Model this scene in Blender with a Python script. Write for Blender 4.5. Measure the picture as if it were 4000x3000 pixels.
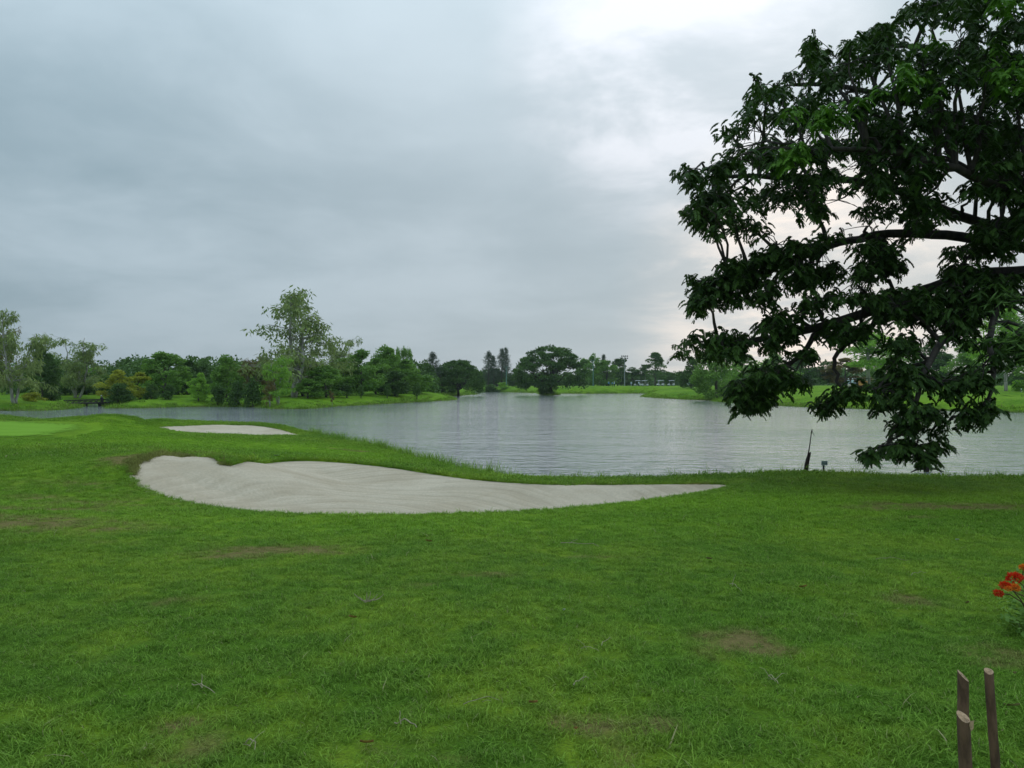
import bpy, bmesh, math, random
import numpy as np
from mathutils import Vector, Matrix
from mathutils.geometry import delaunay_2d_cdt

R = math.radians
rng = np.random.default_rng(7)
random.seed(7)
sc = bpy.context.scene
for o in list(bpy.data.objects):
    bpy.data.objects.remove(o)

# ------------------------------------------------------------------ camera
F, CX, CY, CAMZ, WATER = 3003.0, 2000.0, 1500.0, 1.6, -1.4
cam = bpy.data.cameras.new('camera')
cam.sensor_fit = 'HORIZONTAL'; cam.sensor_width = 36.0
cam.lens = 36.0 * F / 4000.0
cam.clip_start = 0.05; cam.clip_end = 12000
camo = bpy.data.objects.new('camera', cam)
camo.location = (0, 0, CAMZ); camo.rotation_euler = (R(90), 0, 0)
sc.collection.objects.link(camo); sc.camera = camo

SUN_AZ, SUN_EL = R(28), R(18)
sun = bpy.data.lights.new('sun', 'SUN'); sun.energy = 0.5; sun.angle = R(80); sun.color = (1.0, 0.96, 0.90)
suno = bpy.data.objects.new('sun', sun); sc.collection.objects.link(suno)
sdir = Vector((math.sin(SUN_AZ) * math.cos(SUN_EL), math.cos(SUN_AZ) * math.cos(SUN_EL), math.sin(SUN_EL)))
suno.rotation_euler = (-sdir).to_track_quat('-Z', 'Y').to_euler(); suno.location = (20, 40, 40)

sc.view_settings.view_transform = 'Standard'; sc.view_settings.look = 'None'
sc.view_settings.gamma = 1.0; sc.view_settings.exposure = 0.0
sc.view_settings.use_curve_mapping = False
sc.cycles.max_bounces = 8; sc.cycles.transparent_max_bounces = 8
sc.cycles.volume_bounces = 0


class G:
    """small node-graph helper"""
    def __init__(s, tree): s.t = tree
    def n(s, typ, ins=None, **props):
        nd = s.t.nodes.new(typ)
        for k, v in props.items(): setattr(nd, k, v)
        for k, v in (ins or {}).items(): s.put(nd.inputs[k], v)
        return nd
    def put(s, sock, v):
        if isinstance(v, bpy.types.NodeSocket): s.t.links.new(v, sock)
        elif isinstance(v, bpy.types.Node): s.t.links.new(v.outputs[0], sock)
        else:
            if isinstance(v, (tuple, list)) and len(v) == 3 and sock.type == 'RGBA': v = (*v, 1)
            sock.default_value = v
    def mix(s, f, a, b, blend='MIX'):
        nd = s.n('ShaderNodeMix', data_type='RGBA', blend_type=blend)
        s.put(nd.inputs[0], f); s.put(nd.inputs[6], a); s.put(nd.inputs[7], b)
        return nd.outputs[2]
    def m(s, op, a, b=0.0, c=0.0, clamp=False):
        nd = s.n('ShaderNodeMath', operation=op, use_clamp=clamp)
        s.put(nd.inputs[0], a); s.put(nd.inputs[1], b); s.put(nd.inputs[2], c)
        return nd.outputs[0]
    def vm(s, op, a, b=None):
        nd = s.n('ShaderNodeVectorMath', operation=op)
        s.put(nd.inputs[0], a)
        if b is not None: s.put(nd.inputs[1], b)
        return nd.outputs['Value'] if op in ('DOT_PRODUCT', 'LENGTH', 'DISTANCE') else nd.outputs[0]
    def rng(s, v, a, b, c=0.0, d=1.0, smooth=True):
        nd = s.n('ShaderNodeMapRange', interpolation_type='SMOOTHSTEP' if smooth else 'LINEAR')
        for i, x in enumerate((v, a, b, c, d)): s.put(nd.inputs[i], x)
        return nd.outputs[0]
    def noise(s, vec, scale, detail=4.0, rough=0.55, dist=0.0):
        return s.n('ShaderNodeTexNoise', {'Vector': vec, 'Scale': scale, 'Detail': detail, 'Roughness': rough, 'Distortion': dist}).outputs[0]
    def mapping(s, vec, scale=(1, 1, 1), loc=(0, 0, 0), rot=(0, 0, 0)):
        return s.n('ShaderNodeMapping', {'Vector': vec, 'Scale': scale, 'Location': loc, 'Rotation': rot}).outputs[0]
    def bump(s, h, strength=0.5, dist=0.05, normal=None):
        nd = s.n('ShaderNodeBump', {'Height': h, 'Strength': strength, 'Distance': dist})
        if normal is not None: s.put(nd.inputs['Normal'], normal)
        return nd.outputs[0]


# ------------------------------------------------------------------ sky (overcast, thin near the low sun)
w = bpy.data.worlds.new('World'); sc.world = w; w.use_nodes = True
w.node_tree.nodes.clear(); g = G(w.node_tree)
tc = g.n('ShaderNodeTexCoord').outputs['Generated']
sx, sy, sz = g.n('ShaderNodeSeparateXYZ', {0: tc}).outputs[:3]
zc = g.m('MAXIMUM', sz, 0.0)
den = g.m('ADD', zc, 0.16)
pv = g.n('ShaderNodeCombineXYZ', {0: g.m('DIVIDE', sx, den), 1: g.m('DIVIDE', sy, den), 2: 0.35}).outputs[0]
n1 = g.noise(g.mapping(pv, loc=(3.7, 1.2, 0)), 0.62, 5, 0.5, 0.25)
n2 = g.noise(g.mapping(pv, loc=(8.1, 4.4, 0)), 1.9, 6, 0.58, 0.3)
cl = g.m('ADD', g.m('MULTIPLY', n1, 0.68), g.m('MULTIPLY', n2, 0.32))
clf = g.rng(cl, 0.36, 0.66)
cloud = g.mix(clf, (0.275, 0.375, 0.435), (0.45, 0.555, 0.625))
hz = g.rng(sz, 0.0, 0.16, 1.0, 0.0)
cloud = g.mix(g.m('MULTIPLY', hz, 0.55), cloud, (0.390, 0.475, 0.535))

def skydir(px, py):
    return Vector(((px - CX) / F, 1.0, -(py - CY) / F)).normalized()

def spot(px, py, a0, a1):
    d = g.vm('DOT_PRODUCT', tc, tuple(skydir(px, py)))
    return g.rng(d, math.cos(R(a0)), math.cos(R(a1)))
th = g.rng(g.m('ADD', n2, g.m('MULTIPLY', n1, 0.5)), 0.62, 0.92)
s1 = g.m('MULTIPLY', spot(2660, 220, 14, 1), g.m('ADD', g.m('MULTIPLY', th, 1.0), 0.35))
s2 = g.m('MULTIPLY', spot(3150, 1190, 14, 2), g.m('ADD', g.m('MULTIPLY', th, 0.8), 0.25))
s3 = spot(3300, 800, 55, 5)
cloud = g.mix(g.m('MULTIPLY', s3, 0.42), cloud, (0.60, 0.66, 0.70))
cloud = g.mix(g.m('MULTIPLY', s1, 0.95, clamp=True), cloud, (0.74, 0.78, 0.84))
cloud = g.mix(g.m('MULTIPLY', s2, 0.95, clamp=True), cloud, (0.98, 0.89, 0.82))
zen = g.m('ADD', 1.0, g.m('MULTIPLY', g.m('MULTIPLY', zc, zc), 2.2))
cloud = g.mix(1.0, cloud, g.n('ShaderNodeCombineColor', {0: zen, 1: zen, 2: zen}).outputs[0], 'MULTIPLY')
nish = g.n('ShaderNodeTexSky', sky_type='NISHITA', sun_disc=False, sun_elevation=SUN_EL, sun_rotation=SUN_AZ)
b1 = g.n('ShaderNodeBackground', {'Color': nish.outputs[0], 'Strength': 0.05})
b2 = g.n('ShaderNodeBackground', {'Color': cloud, 'Strength': 1.0})
ms = g.n('ShaderNodeMixShader', {0: 0.93, 1: b1.outputs[0], 2: b2.outputs[0]})
g.n('ShaderNodeOutputWorld', {'Surface': ms.outputs[0]})

# ------------------------------------------------------------------ helpers
C = sc.collection

def PZ(px, py, z):
    D = (CAMZ - z) * F / (py - CY)
    return np.array(((px - CX) * D / F, D, z))

def PD(px, py, D):
    return np.array(((px - CX) * D / F, D, CAMZ - (py - CY) * D / F))

def tag(o, label=None, cat=None, group=None, kind=None):
    if label: o['label'] = label
    if cat: o['category'] = cat
    if group: o['group'] = group
    if kind: o['kind'] = kind
    return o

def mesh_np(name, V, Fq, mat=None, smooth=False, col=None):
    """mesh from numpy verts and an (n,k) face array"""
    V = np.asarray(V, np.float32); Fq = np.asarray(Fq, np.int32)
    me = bpy.data.meshes.new(name)
    n, k = Fq.shape
    me.vertices.add(len(V)); me.vertices.foreach_set('co', V.ravel())
    me.loops.add(n * k); me.loops.foreach_set('vertex_index', Fq.ravel())
    me.polygons.add(n); me.polygons.foreach_set('loop_start', np.arange(0, n * k, k, dtype=np.int32))
    if smooth: me.polygons.foreach_set('use_smooth', np.ones(n, bool))
    if col is not None:
        at = me.attributes.new('v', 'FLOAT', 'POINT'); at.data.foreach_set('value', np.asarray(col, np.float32))
    me.update(calc_edges=True)
    if mat: me.materials.append(mat)
    return me

def link(name, me, parent=None, loc=None):
    o = bpy.data.objects.new(name, me); C.objects.link(o)
    if parent: o.parent = parent
    if loc is not None: o.location = loc
    return o

def empty(name, loc, rz=0.0, scale=None):
    o = bpy.data.objects.new(name, None); C.objects.link(o)
    o.location = tuple(loc); o.rotation_euler = (0, 0, rz); o.empty_display_size = 0.2
    if scale: o.scale = scale
    return o

def copy_tree(o, parent=None):
    c = o.copy(); C.objects.link(c); c.parent = parent
    for ch in [x for x in bpy.data.objects if x.parent == o]: copy_tree(ch, c)
    return c


class MB:
    """collects quads/polygons for one mesh"""
    def __init__(s): s.v, s.f = [], []
    def add(s, V, Fs):
        b = len(s.v); s.v += [tuple(map(float, p)) for p in V]; s.f += [tuple(i + b for i in q) for q in Fs]
    def box(s, c, d, rot=None, taper=1.0):
        x, y, z = d[0] / 2, d[1] / 2, d[2] / 2
        P = [(-x, -y, -z), (x, -y, -z), (x, y, -z), (-x, y, -z), (-x * taper, -y * taper, z), (x * taper, -y * taper, z), (x * taper, y * taper, z), (-x * taper, y * taper, z)]
        if rot is not None: P = [rot @ Vector(p) for p in P]
        s.add([(p[0] + c[0], p[1] + c[1], p[2] + c[2]) for p in P], [(0, 3, 2, 1), (4, 5, 6, 7), (0, 1, 5, 4), (1, 2, 6, 5), (2, 3, 7, 6), (3, 0, 4, 7)])
    def tube(s, pts, rad, k=6, cap=True):
        pts = [np.array(p, float) for p in pts]; n = len(pts)
        if not hasattr(rad, '__len__'): rad = [rad] * n
        V = []; up = np.array((0.0, 0.0, 1.0)); prev = None
        for i in range(n):
            t = pts[min(i + 1, n - 1)] - pts[max(i - 1, 0)]; t /= (np.linalg.norm(t) + 1e-9)
            if prev is None:
                a = np.cross(t, up if abs(t[2]) < 0.9 else np.array((1.0, 0, 0)))
            else: a = prev - t * np.dot(prev, t)
            a /= (np.linalg.norm(a) + 1e-9); prev = a; b = np.cross(t, a)
            for j in range(k):
                q = 2 * math.pi * j / k
                V.append(pts[i] + rad[i] * (math.cos(q) * a + math.sin(q) * b))
        Fs = [(i * k + j, i * k + (j + 1) % k, (i + 1) * k + (j + 1) % k, (i + 1) * k + j) for i in range(n - 1) for j in range(k)]
        if cap: Fs += [tuple(range(k - 1, -1, -1)), tuple((n - 1) * k + j for j in range(k))]
        s.add(V, Fs)
    def lathe(s, prof, k=12, c=(0, 0, 0)):
        V = []; n = len(prof)
        for r, z in prof:
            for j in range(k):
                q = 2 * math.pi * j / k; V.append((c[0] + r * math.cos(q), c[1] + r * math.sin(q), c[2] + z))
        Fs = [(i * k + j, i * k + (j + 1) % k, (i + 1) * k + (j + 1) % k, (i + 1) * k + j) for i in range(n - 1) for j in range(k)]
        Fs += [tuple(range(k - 1, -1, -1)), tuple((n - 1) * k + j for j in range(k))]
        s.add(V, Fs)
    def mesh(s, name, mat=None, smooth=False):
        me = bpy.data.meshes.new(name); me.from_pydata(s.v, [], s.f)
        if smooth:
            for p in me.polygons: p.use_smooth = True
        if mat: me.materials.append(mat)
        me.update(); return me
    def build(s, name, mat=None, parent=None, smooth=False):
        return link(name, s.mesh(name, mat, smooth), parent)

# value noise (numpy) for terrain
_perm = rng.random((256, 256))
def vnoise(x, y):
    xi = np.floor(x).astype(int); yi = np.floor(y).astype(int); fx = x - xi; fy = y - yi
    fx = fx * fx * (3 - 2 * fx); fy = fy * fy * (3 - 2 * fy)
    a = _perm[xi & 255, yi & 255]; b = _perm[(xi + 1) & 255, yi & 255]; c = _perm[xi & 255, (yi + 1) & 255]; d = _perm[(xi + 1) & 255, (yi + 1) & 255]
    return (a * (1 - fx) + b * fx) * (1 - fy) + (c * (1 - fx) + d * fx) * fy
def fbm(x, y, oct=4):
    t = 0; a = 0.5; s = 0
    for i in range(oct):
        t = t + a * (vnoise(x + 17.3 * i, y + 9.1 * i) - 0.5); s += a; a *= 0.5; x = x * 2.03; y = y * 2.03
    return t / s

def pip(x, y, poly):
    poly = np.asarray(poly); ins = np.zeros(np.shape(x), bool); n = len(poly)
    for i in range(n):
        x0, y0 = poly[i][:2]; x1, y1 = poly[(i + 1) % n][:2]
        c = ((y0 > y) != (y1 > y)) & (x < (x1 - x0) * (y - y0) / (y1 - y0 + 1e-12) + x0)
        ins ^= c
    return ins

def sdist(x, y, poly, closed=True):
    poly = np.asarray(poly)[:, :2]; n = len(poly); d = np.full(np.shape(x), 1e9)
    for i in range(n if closed else n - 1):
        a = poly[i]; b = poly[(i + 1) % n]; e = b - a; L = (e * e).sum() + 1e-12
        t = np.clip(((x - a[0]) * e[0] + (y - a[1]) * e[1]) / L, 0, 1)
        d = np.minimum(d, (x - a[0] - t * e[0]) ** 2 + (y - a[1] - t * e[1]) ** 2)
    return np.sqrt(d)

def chaikin(P, it=2, closed=True):
    P = [np.array(p, float) for p in P]
    for _ in range(it):
        Q = []; n = len(P)
        for i in range(n if closed else n - 1):
            a, b = P[i], P[(i + 1) % n]; Q += [0.75 * a + 0.25 * b, 0.25 * a + 0.75 * b]
        if not closed: Q = [P[0]] + Q + [P[-1]]
        P = Q
    return np.array(P)

# ------------------------------------------------------------------ materials
def new_mat(name):
    m = bpy.data.materials.new(name); m.use_nodes = True; m.node_tree.nodes.clear(); return m, G(m.node_tree)

def out(gr, bsdf): gr.n('ShaderNodeOutputMaterial', {'Surface': bsdf.outputs[0] if isinstance(bsdf, bpy.types.Node) else bsdf})

def simple(name, c, rough=0.6, var=0.25, scale=6.0, metal=0.0, bump=0.0):
    m, gr = new_mat(name)
    P = gr.n('ShaderNodeTexCoord').outputs['Object']
    n = gr.noise(P, scale, 5, 0.6)
    c2 = tuple(x * (1 - var) for x in c); c3 = tuple(min(1, x * (1 + var)) for x in c)
    ins = {'Base Color': gr.mix(gr.rng(n, 0.3, 0.7), c2, c3), 'Roughness': rough, 'Metallic': metal}
    if bump: ins['Normal'] = gr.bump(n, bump, 0.02)
    out(gr, gr.n('ShaderNodeBsdfPrincipled', ins)); return m

def leaf_mat(name, c0, c1, trans=0.25, rough=0.55):
    """foliage: colour varies leaf by leaf with the mesh attribute v"""
    m, gr = new_mat(name)
    v = gr.n('ShaderNodeAttribute', attribute_name='v').outputs['Fac']
    ob = gr.n('ShaderNodeObjectInfo').outputs['Random']
    f = gr.m('ADD', gr.m('MULTIPLY', v, 0.8), gr.m('MULTIPLY', ob, 0.2))
    col = gr.mix(f, c0, c1)
    p = gr.n('ShaderNodeBsdfPrincipled', {'Base Color': col, 'Roughness': rough, 'Specular IOR Level': 0.12})
    t = gr.n('ShaderNodeBsdfTranslucent', {'Color': gr.mix(0.5, col, (c1[0] * 1.4, c1[1] * 1.5, c1[2]))})
    out(gr, gr.n('ShaderNodeMixShader', {0: trans, 1: p.outputs[0], 2: t.outputs[0]})); return m

def bark_mat(name, c0, c1, scale=5.0):
    m, gr = new_mat(name)
    P = gr.mapping(gr.n('ShaderNodeTexCoord').outputs['Object'], scale=(1, 1, 0.3))
    n = gr.noise(P, scale, 6, 0.65, 0.4)
    col = gr.mix(gr.rng(n, 0.35, 0.65), c0, c1)
    out(gr, gr.n('ShaderNodeBsdfPrincipled', {'Base Color': col, 'Roughness': 0.85, 'Normal': gr.bump(n, 0.5, 0.03)})); return m

def grass_colour(gr, P, dry, tint):
    """shared lawn colour: green patches, yellowish areas, dry straw patches"""
    a = gr.noise(P, 0.35, 4, 0.55, 0.3); b = gr.noise(P, 1.7, 5, 0.6, 0.4); c = gr.noise(P, 9.0, 3, 0.6)
    f = gr.rng(gr.m('ADD', gr.m('MULTIPLY', a, 0.55), gr.m('MULTIPLY', b, 0.45)), 0.42, 0.60)
    col = gr.mix(f, (0.135, 0.315, 0.015), (0.325, 0.500, 0.026))
    col = gr.mix(gr.rng(c, 0.35, 0.75), gr.mix(0.35, col, (0.050, 0.115, 0.008)), col)
    col = gr.mix(tint, col, (0.270, 0.520, 0.008))
    dn = gr.m('ADD', dry, gr.m('MULTIPLY', gr.m('SUBTRACT', gr.noise(P, 5.0, 5, 0.7), 0.5), gr.m('MULTIPLY', dry, 2.2)))
    col = gr.mix(gr.m('MULTIPLY', gr.rng(dn, 0.10, 0.65), 0.9), col, (0.33, 0.235, 0.10))
    return col

M = {}
# lawn sheet under the blades
m, gr = new_mat('lawn'); M['lawn'] = m
P = gr.n('ShaderNodeNewGeometry').outputs['Position']
dry = gr.n('ShaderNodeAttribute', attribute_name='dry').outputs['Fac']
tint = gr.n('ShaderNodeAttribute', attribute_name='tint').outputs['Fac']
col = grass_colour(gr, P, dry, tint)
fine = gr.noise(P, 60.0, 4, 0.7)
col = gr.mix(gr.rng(fine, 0.3, 0.7), gr.mix(0.65, col, (0.045, 0.055, 0.016)), gr.mix(0.30, col, (0.045, 0.055, 0.016)))
hh = gr.m('ADD', fine, gr.m('MULTIPLY', gr.noise(P, 14.0, 4, 0.65), 1.5))
out(gr, gr.n('ShaderNodeBsdfPrincipled', {'Base Color': col, 'Roughness': 0.95, 'Specular IOR Level': 0.05, 'Normal': gr.bump(hh, 0.7, 0.03)}))
# grass blades (instances)
m, gr = new_mat('grass_blade'); M['blade'] = m
P = gr.n('ShaderNodeNewGeometry').outputs['Position']
dry = gr.n('ShaderNodeAttribute', attribute_name='dry', attribute_type='INSTANCER').outputs['Fac']
tint = gr.n('ShaderNodeAttribute', attribute_name='tint', attribute_type='INSTANCER').outputs['Fac']
v = gr.n('ShaderNodeAttribute', attribute_name='v').outputs['Fac']
col = grass_colour(gr, P, dry, tint)
col = gr.mix(gr.rng(v, 0.0, 1.0, smooth=False), gr.mix(0.62, col, (0.025, 0.07, 0.008)), gr.mix(0.42, col, (0.40, 0.60, 0.12)))
col = gr.mix(gr.rng(v, 0.965, 0.98), col, (0.36, 0.33, 0.16))
p_ = gr.n('ShaderNodeBsdfPrincipled', {'Base Color': col, 'Roughness': 0.65, 'Specular IOR Level': 0.08})
t_ = gr.n('ShaderNodeBsdfTranslucent', {'Color': col})
out(gr, gr.n('ShaderNodeMixShader', {0: 0.3, 1: p_.outputs[0], 2: t_.outputs[0]}))
# putting green
m, gr = new_mat('mown_green'); M['green'] = m
P = gr.n('ShaderNodeNewGeometry').outputs['Position']
n = gr.noise(gr.mapping(P, scale=(0.5, 1.6, 1)), 0.5, 5, 0.6)
col = gr.mix(gr.rng(n, 0.3, 0.7), (0.150, 0.310, 0.018), (0.200, 0.370, 0.028))
n2 = gr.noise(P, 30, 4, 0.7)
col = gr.mix(gr.rng(n2, 0.2, 0.8), gr.mix(0.25, col, (0.03, 0.08, 0.02)), col)
edge = gr.n('ShaderNodeAttribute', attribute_name='v').outputs['Fac']
alp = gr.rng(gr.m('ADD', edge, gr.m('MULTIPLY', gr.m('SUBTRACT', gr.noise(P, 3.0, 5, 0.7), 0.5), 1.4)), 0.25, 0.75)
pg_ = gr.n('ShaderNodeBsdfPrincipled', {'Base Color': col, 'Roughness': 0.9, 'Specular IOR Level': 0.05, 'Normal': gr.bump(n2, 0.3, 0.01)})
out(gr, gr.n('ShaderNodeMixShader', {0: alp, 1: gr.n('ShaderNodeBsdfTransparent').outputs[0], 2: pg_.outputs[0]}))
# sand
m, gr = new_mat('bunker_sand'); M['sand'] = m
P = gr.n('ShaderNodeNewGeometry').outputs['Position']
n = gr.noise(P, 0.7, 5, 0.6, 0.5); n2 = gr.noise(P, 22, 5, 0.75); n3 = gr.noise(P, 120, 2, 0.6)
col = gr.mix(gr.rng(n, 0.32, 0.68), (0.55, 0.450, 0.325), (0.67, 0.565, 0.430))
col = gr.mix(gr.rng(n2, 0.3, 0.75), gr.mix(0.4, col, (0.29, 0.25, 0.20)), col)
col = gr.mix(gr.rng(n3, 0.60, 0.75), col, (0.30, 0.25, 0.19))
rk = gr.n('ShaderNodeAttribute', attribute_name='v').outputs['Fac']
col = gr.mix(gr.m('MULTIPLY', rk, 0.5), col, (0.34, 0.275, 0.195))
out(gr, gr.n('ShaderNodeBsdfPrincipled', {'Base Color': col, 'Roughness': 0.95, 'Specular IOR Level': 0.1, 'Normal': gr.bump(gr.m('ADD', n2, n3), 0.45, 0.02)}))
# water
m, gr = new_mat('lake_water'); M['water'] = m
P = gr.n('ShaderNodeNewGeometry').outputs['Position']
w0 = gr.noise(gr.mapping(P, scale=(0.55, 1.0, 1), rot=(0, 0, R(8))), 0.85, 3, 0.5, 0.6)
w1 = gr.noise(gr.mapping(P, scale=(0.6, 1.0, 1), rot=(0, 0, R(-12))), 2.6, 4, 0.55, 0.5)
w2 = gr.noise(P, 9.0, 3, 0.6)
calm = gr.rng(gr.noise(gr.mapping(P, scale=(0.4, 1, 1)), 0.06, 3, 0.6, 0.4), 0.35, 0.65, 0.55, 1.0)
h = gr.m('MULTIPLY', gr.m('ADD', gr.m('ADD', w0, gr.m('MULTIPLY', w1, 0.75)), gr.m('MULTIPLY', w2, 0.10)), calm)
out(gr, gr.n('ShaderNodeBsdfPrincipled', {'Base Color': (0.175, 0.198, 0.198, 1), 'Roughness': 0.05, 'IOR': 1.33, 'Specular IOR Level': 0.5, 'Normal': gr.bump(h, 1.0, 0.16)}))
# far bank turf
m, gr = new_mat('bank_turf'); M['bank'] = m
P = gr.n('ShaderNodeNewGeometry').outputs['Position']
a = gr.noise(P, 0.05, 5, 0.6, 0.3); b = gr.noise(P, 0.5, 5, 0.65, 0.3); c = gr.noise(P, 3.0, 4, 0.7)
f = gr.rng(gr.m('ADD', gr.m('MULTIPLY', a, 0.5), gr.m('MULTIPLY', b, 0.5)), 0.36, 0.64)
col = gr.mix(f, (0.105, 0.235, 0.012), (0.215, 0.370, 0.020))
col = gr.mix(gr.rng(c, 0.3, 0.7), gr.mix(0.5, col, (0.03, 0.07, 0.014)), col)
pz = gr.n('ShaderNodeSeparateXYZ', {0: P}).outputs[2]
soil = gr.m('MULTIPLY', gr.rng(gr.m('ADD', pz, gr.m('MULTIPLY', b, 0.4)), WATER + 0.55, WATER + 0.15), 0.8)
col = gr.mix(soil, col, (0.085, 0.075, 0.035))
out(gr, gr.n('ShaderNodeBsdfPrincipled', {'Base Color': col, 'Roughness': 0.95, 'Specular IOR Level': 0.05, 'Normal': gr.bump(gr.m('ADD', b, c), 0.8, 0.25)}))

M['bark_dark'] = bark_mat('dark_bark', (0.018, 0.014, 0.011), (0.05, 0.04, 0.032), 7)
M['bark_mid'] = bark_mat('brown_bark', (0.05, 0.042, 0.034), (0.12, 0.10, 0.085), 4)
M['bark_pale'] = bark_mat('pale_bark', (0.20, 0.19, 0.165), (0.42, 0.40, 0.36), 3)
M['leaf_fg'] = leaf_mat('raintree_leaf', (0.014, 0.036, 0.009), (0.056, 0.112, 0.020), 0.24)
M['leaf_young'] = leaf_mat('young_leaf', (0.050, 0.130, 0.014), (0.120, 0.260, 0.025), 0.3)
M['leaf_dark'] = leaf_mat('dark_leaf', (0.045, 0.096, 0.027), (0.112, 0.201, 0.048), 0.2)
M['leaf_mid'] = leaf_mat('mid_leaf', (0.086, 0.190, 0.036), (0.216, 0.366, 0.066), 0.25)
M['leaf_bright'] = leaf_mat('bright_leaf', (0.127, 0.275, 0.037), (0.304, 0.504, 0.068), 0.3)
M['leaf_yellow'] = leaf_mat('yellow_leaf', (0.194, 0.238, 0.027), (0.433, 0.444, 0.050), 0.3)
M['leaf_euc'] = leaf_mat('eucalypt_leaf', (0.130, 0.192, 0.069), (0.311, 0.375, 0.121), 0.25)
M['leaf_casu'] = leaf_mat('casuarina_leaf', (0.045, 0.075, 0.048), (0.105, 0.143, 0.083), 0.15)
M['leaf_rust'] = leaf_mat('rusty_leaf', (0.124, 0.107, 0.036), (0.234, 0.182, 0.058), 0.25)

# ------------------------------------------------------------------ near land
CP = [  # pixel x, pixel y, height
 (1500, 2010, -.30), (900, 1985, -.30), (500, 1905, -.22), (2300, 1978, -.32), (2830, 1892, -.40),
 (487, 1830, .00), (600, 1766, .18), (760, 1768, .02), (900, 1800, -.35), (1200, 1790, -.50), (1500, 1815, -.58),
 (1800, 1858, -.65), (2100, 1885, -.62), (2400, 1888, -.55), (2700, 1889, -.46),
 (0, 1740, -.20), (0, 1900, -.15), (0, 2050, -.10), (0, 1640, -.25), (440, 1618, .12), (340, 1640, -.10), (560, 1652, -.28),
 (1185, 1700, -.80), (850, 1658, -.55), (1000, 1660, -.60), (900, 1697, -.80), (700, 1688, -.66), (610, 1664, -.45),
 (760, 1646, -.52), (1000, 1653, -.62), (1180, 1690, -.80), (1400, 1737, -.88), (1600, 1790, -.92), (1800, 1838, -.85),
 (2000, 1862, -.80), (2300, 1872, -.72), (2600, 1868, -.62), (2830, 1860, -.50), (3050, 1847, -.42), (3250, 1851, -.45),
 (3500, 1861, -.50), (3700, 1868, -.55), (4000, 1866, -.60), (4400, 1850, -.62),
 (900, 1740, -.50), (1200, 1740, -.66), (400, 1740, .06), (300, 1800, .02), (1300, 1770, -.74), (200, 1642, -.25), (0, 1624, -.25), (400, 1690, -.12),
]
cp = [PZ(*c) for c in CP]
cp += [np.array(p) for p in ((0, 0, 0), (-4, 3, -.01), (4, 3, -.02), (0, 5.5, -.08), (-6, 7, -.08), (6, 7, -.14), (0, 8.5, -.19), (8, 12, -.30), (12, 8, -.2),
      (-30, 20, -.1), (-60, 40, -.3), (-60, 0, 0), (0, -40, 0), (60, 0, 0), (60, 20, -.5), (24, 18, -.55))]
cp = np.array(cp)
def _U(r2): return 0.5 * r2 * np.log(r2 + 1e-9)
nC = len(cp); A = np.zeros((nC + 3, nC + 3))
d2 = ((cp[:, None, :2] - cp[None, :, :2]) ** 2).sum(-1)
A[:nC, :nC] = _U(d2) + np.eye(nC) * 0.6
A[:nC, nC:] = np.c_[np.ones(nC), cp[:, :2]]; A[nC:, :nC] = A[:nC, nC:].T
wts = np.linalg.solve(A, np.r_[cp[:, 2], 0, 0, 0])
def tps(x, y):
    sh = np.shape(x); x = np.ravel(x); y = np.ravel(y); z = np.full(len(x), wts[nC]) + wts[nC + 1] * x + wts[nC + 2] * y
    for i in range(nC): z += wts[i] * _U((x - cp[i, 0]) ** 2 + (y - cp[i, 1]) ** 2)
    return np.clip(z, -1.15, 0.35).reshape(sh)

rim = [PZ(*c)[:2] for c in ((0, 1624, -.25), (100, 1634, -.25), (200, 1641, -.25), (330, 1632, -.05), (440, 1617, .12), (520, 1634, -.10), (565, 1652, -.28), (660, 1648, -.45), (760, 1645, -.52), (1000, 1652, -.62),
       (1090, 1666, -.70), (1180, 1688, -.80), (1400, 1735, -.88), (1600, 1788, -.92), (1800, 1837, -.85), (2000, 1861, -.80), (2300, 1871, -.72), (2600, 1867, -.62),
       (2830, 1859, -.50), (3050, 1846, -.42), (3250, 1850, -.45), (3500, 1860, -.50), (3700, 1867, -.55), (4000, 1865, -.60), (4400, 1852, -.62))]
near_poly = np.array([(-90., 52.), (-55., 50.)] + [tuple(p) for p in rim] + [(25., 20.5), (45., 24.), (60., 22.), (60., -45.), (-90., -45.)])

B1 = [(487, 1836), (480, 1815), (500, 1793), (560, 1773), (640, 1765), (730, 1766), (800, 1784), (860, 1799), (930, 1805), (1010, 1800), (1090, 1792), (1180, 1788), (1300, 1793), (1430, 1804),
      (1550, 1818), (1700, 1842), (1850, 1864), (2000, 1878), (2150, 1887), (2300, 1889), (2500, 1888), (2680, 1886), (2885, 1889), (2790, 1913), (2600, 1940), (2400, 1965), (2200, 1985),
      (1950, 2001), (1700, 2008), (1400, 2010), (1150, 2005), (950, 1993), (780, 1970), (660, 1945), (570, 1915), (520, 1880)]
B2 = [(606, 1664), (660, 1663), (760, 1659), (850, 1657), (950, 1658), (1040, 1664), (1110, 1677), (1165, 1693), (1190, 1701), (1120, 1699), (1020, 1703), (940, 1697), (850, 1692), (760, 1690), (690, 1684), (640, 1673)]
GR = [(-900, 1668), (-400, 1640), (0, 1636), (200, 1645), (330, 1646), (420, 1655), (440, 1680), (380, 1702), (250, 1714), (100, 1718), (0, 1722), (-300, 1735), (-900, 1760)]
def on_ground(px, py):
    z = -0.4
    for _ in range(25):
        p = PZ(px, py, z); zn = float(tps(np.array([p[0]]), np.array([p[1]]))[0]); z = 0.5 * z + 0.5 * zn
    return PZ(px, py, z)
def outline(L): return chaikin([on_ground(*p)[:2] for p in L], 2)
b1 = outline(B1); b2 = outline(B2); gp = outline(GR)
bunkers = ((b1, 0.09, 0.32, 2.4), (b2, 0.03, 0.05, 1.2))
near_base_cache = {}
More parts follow.
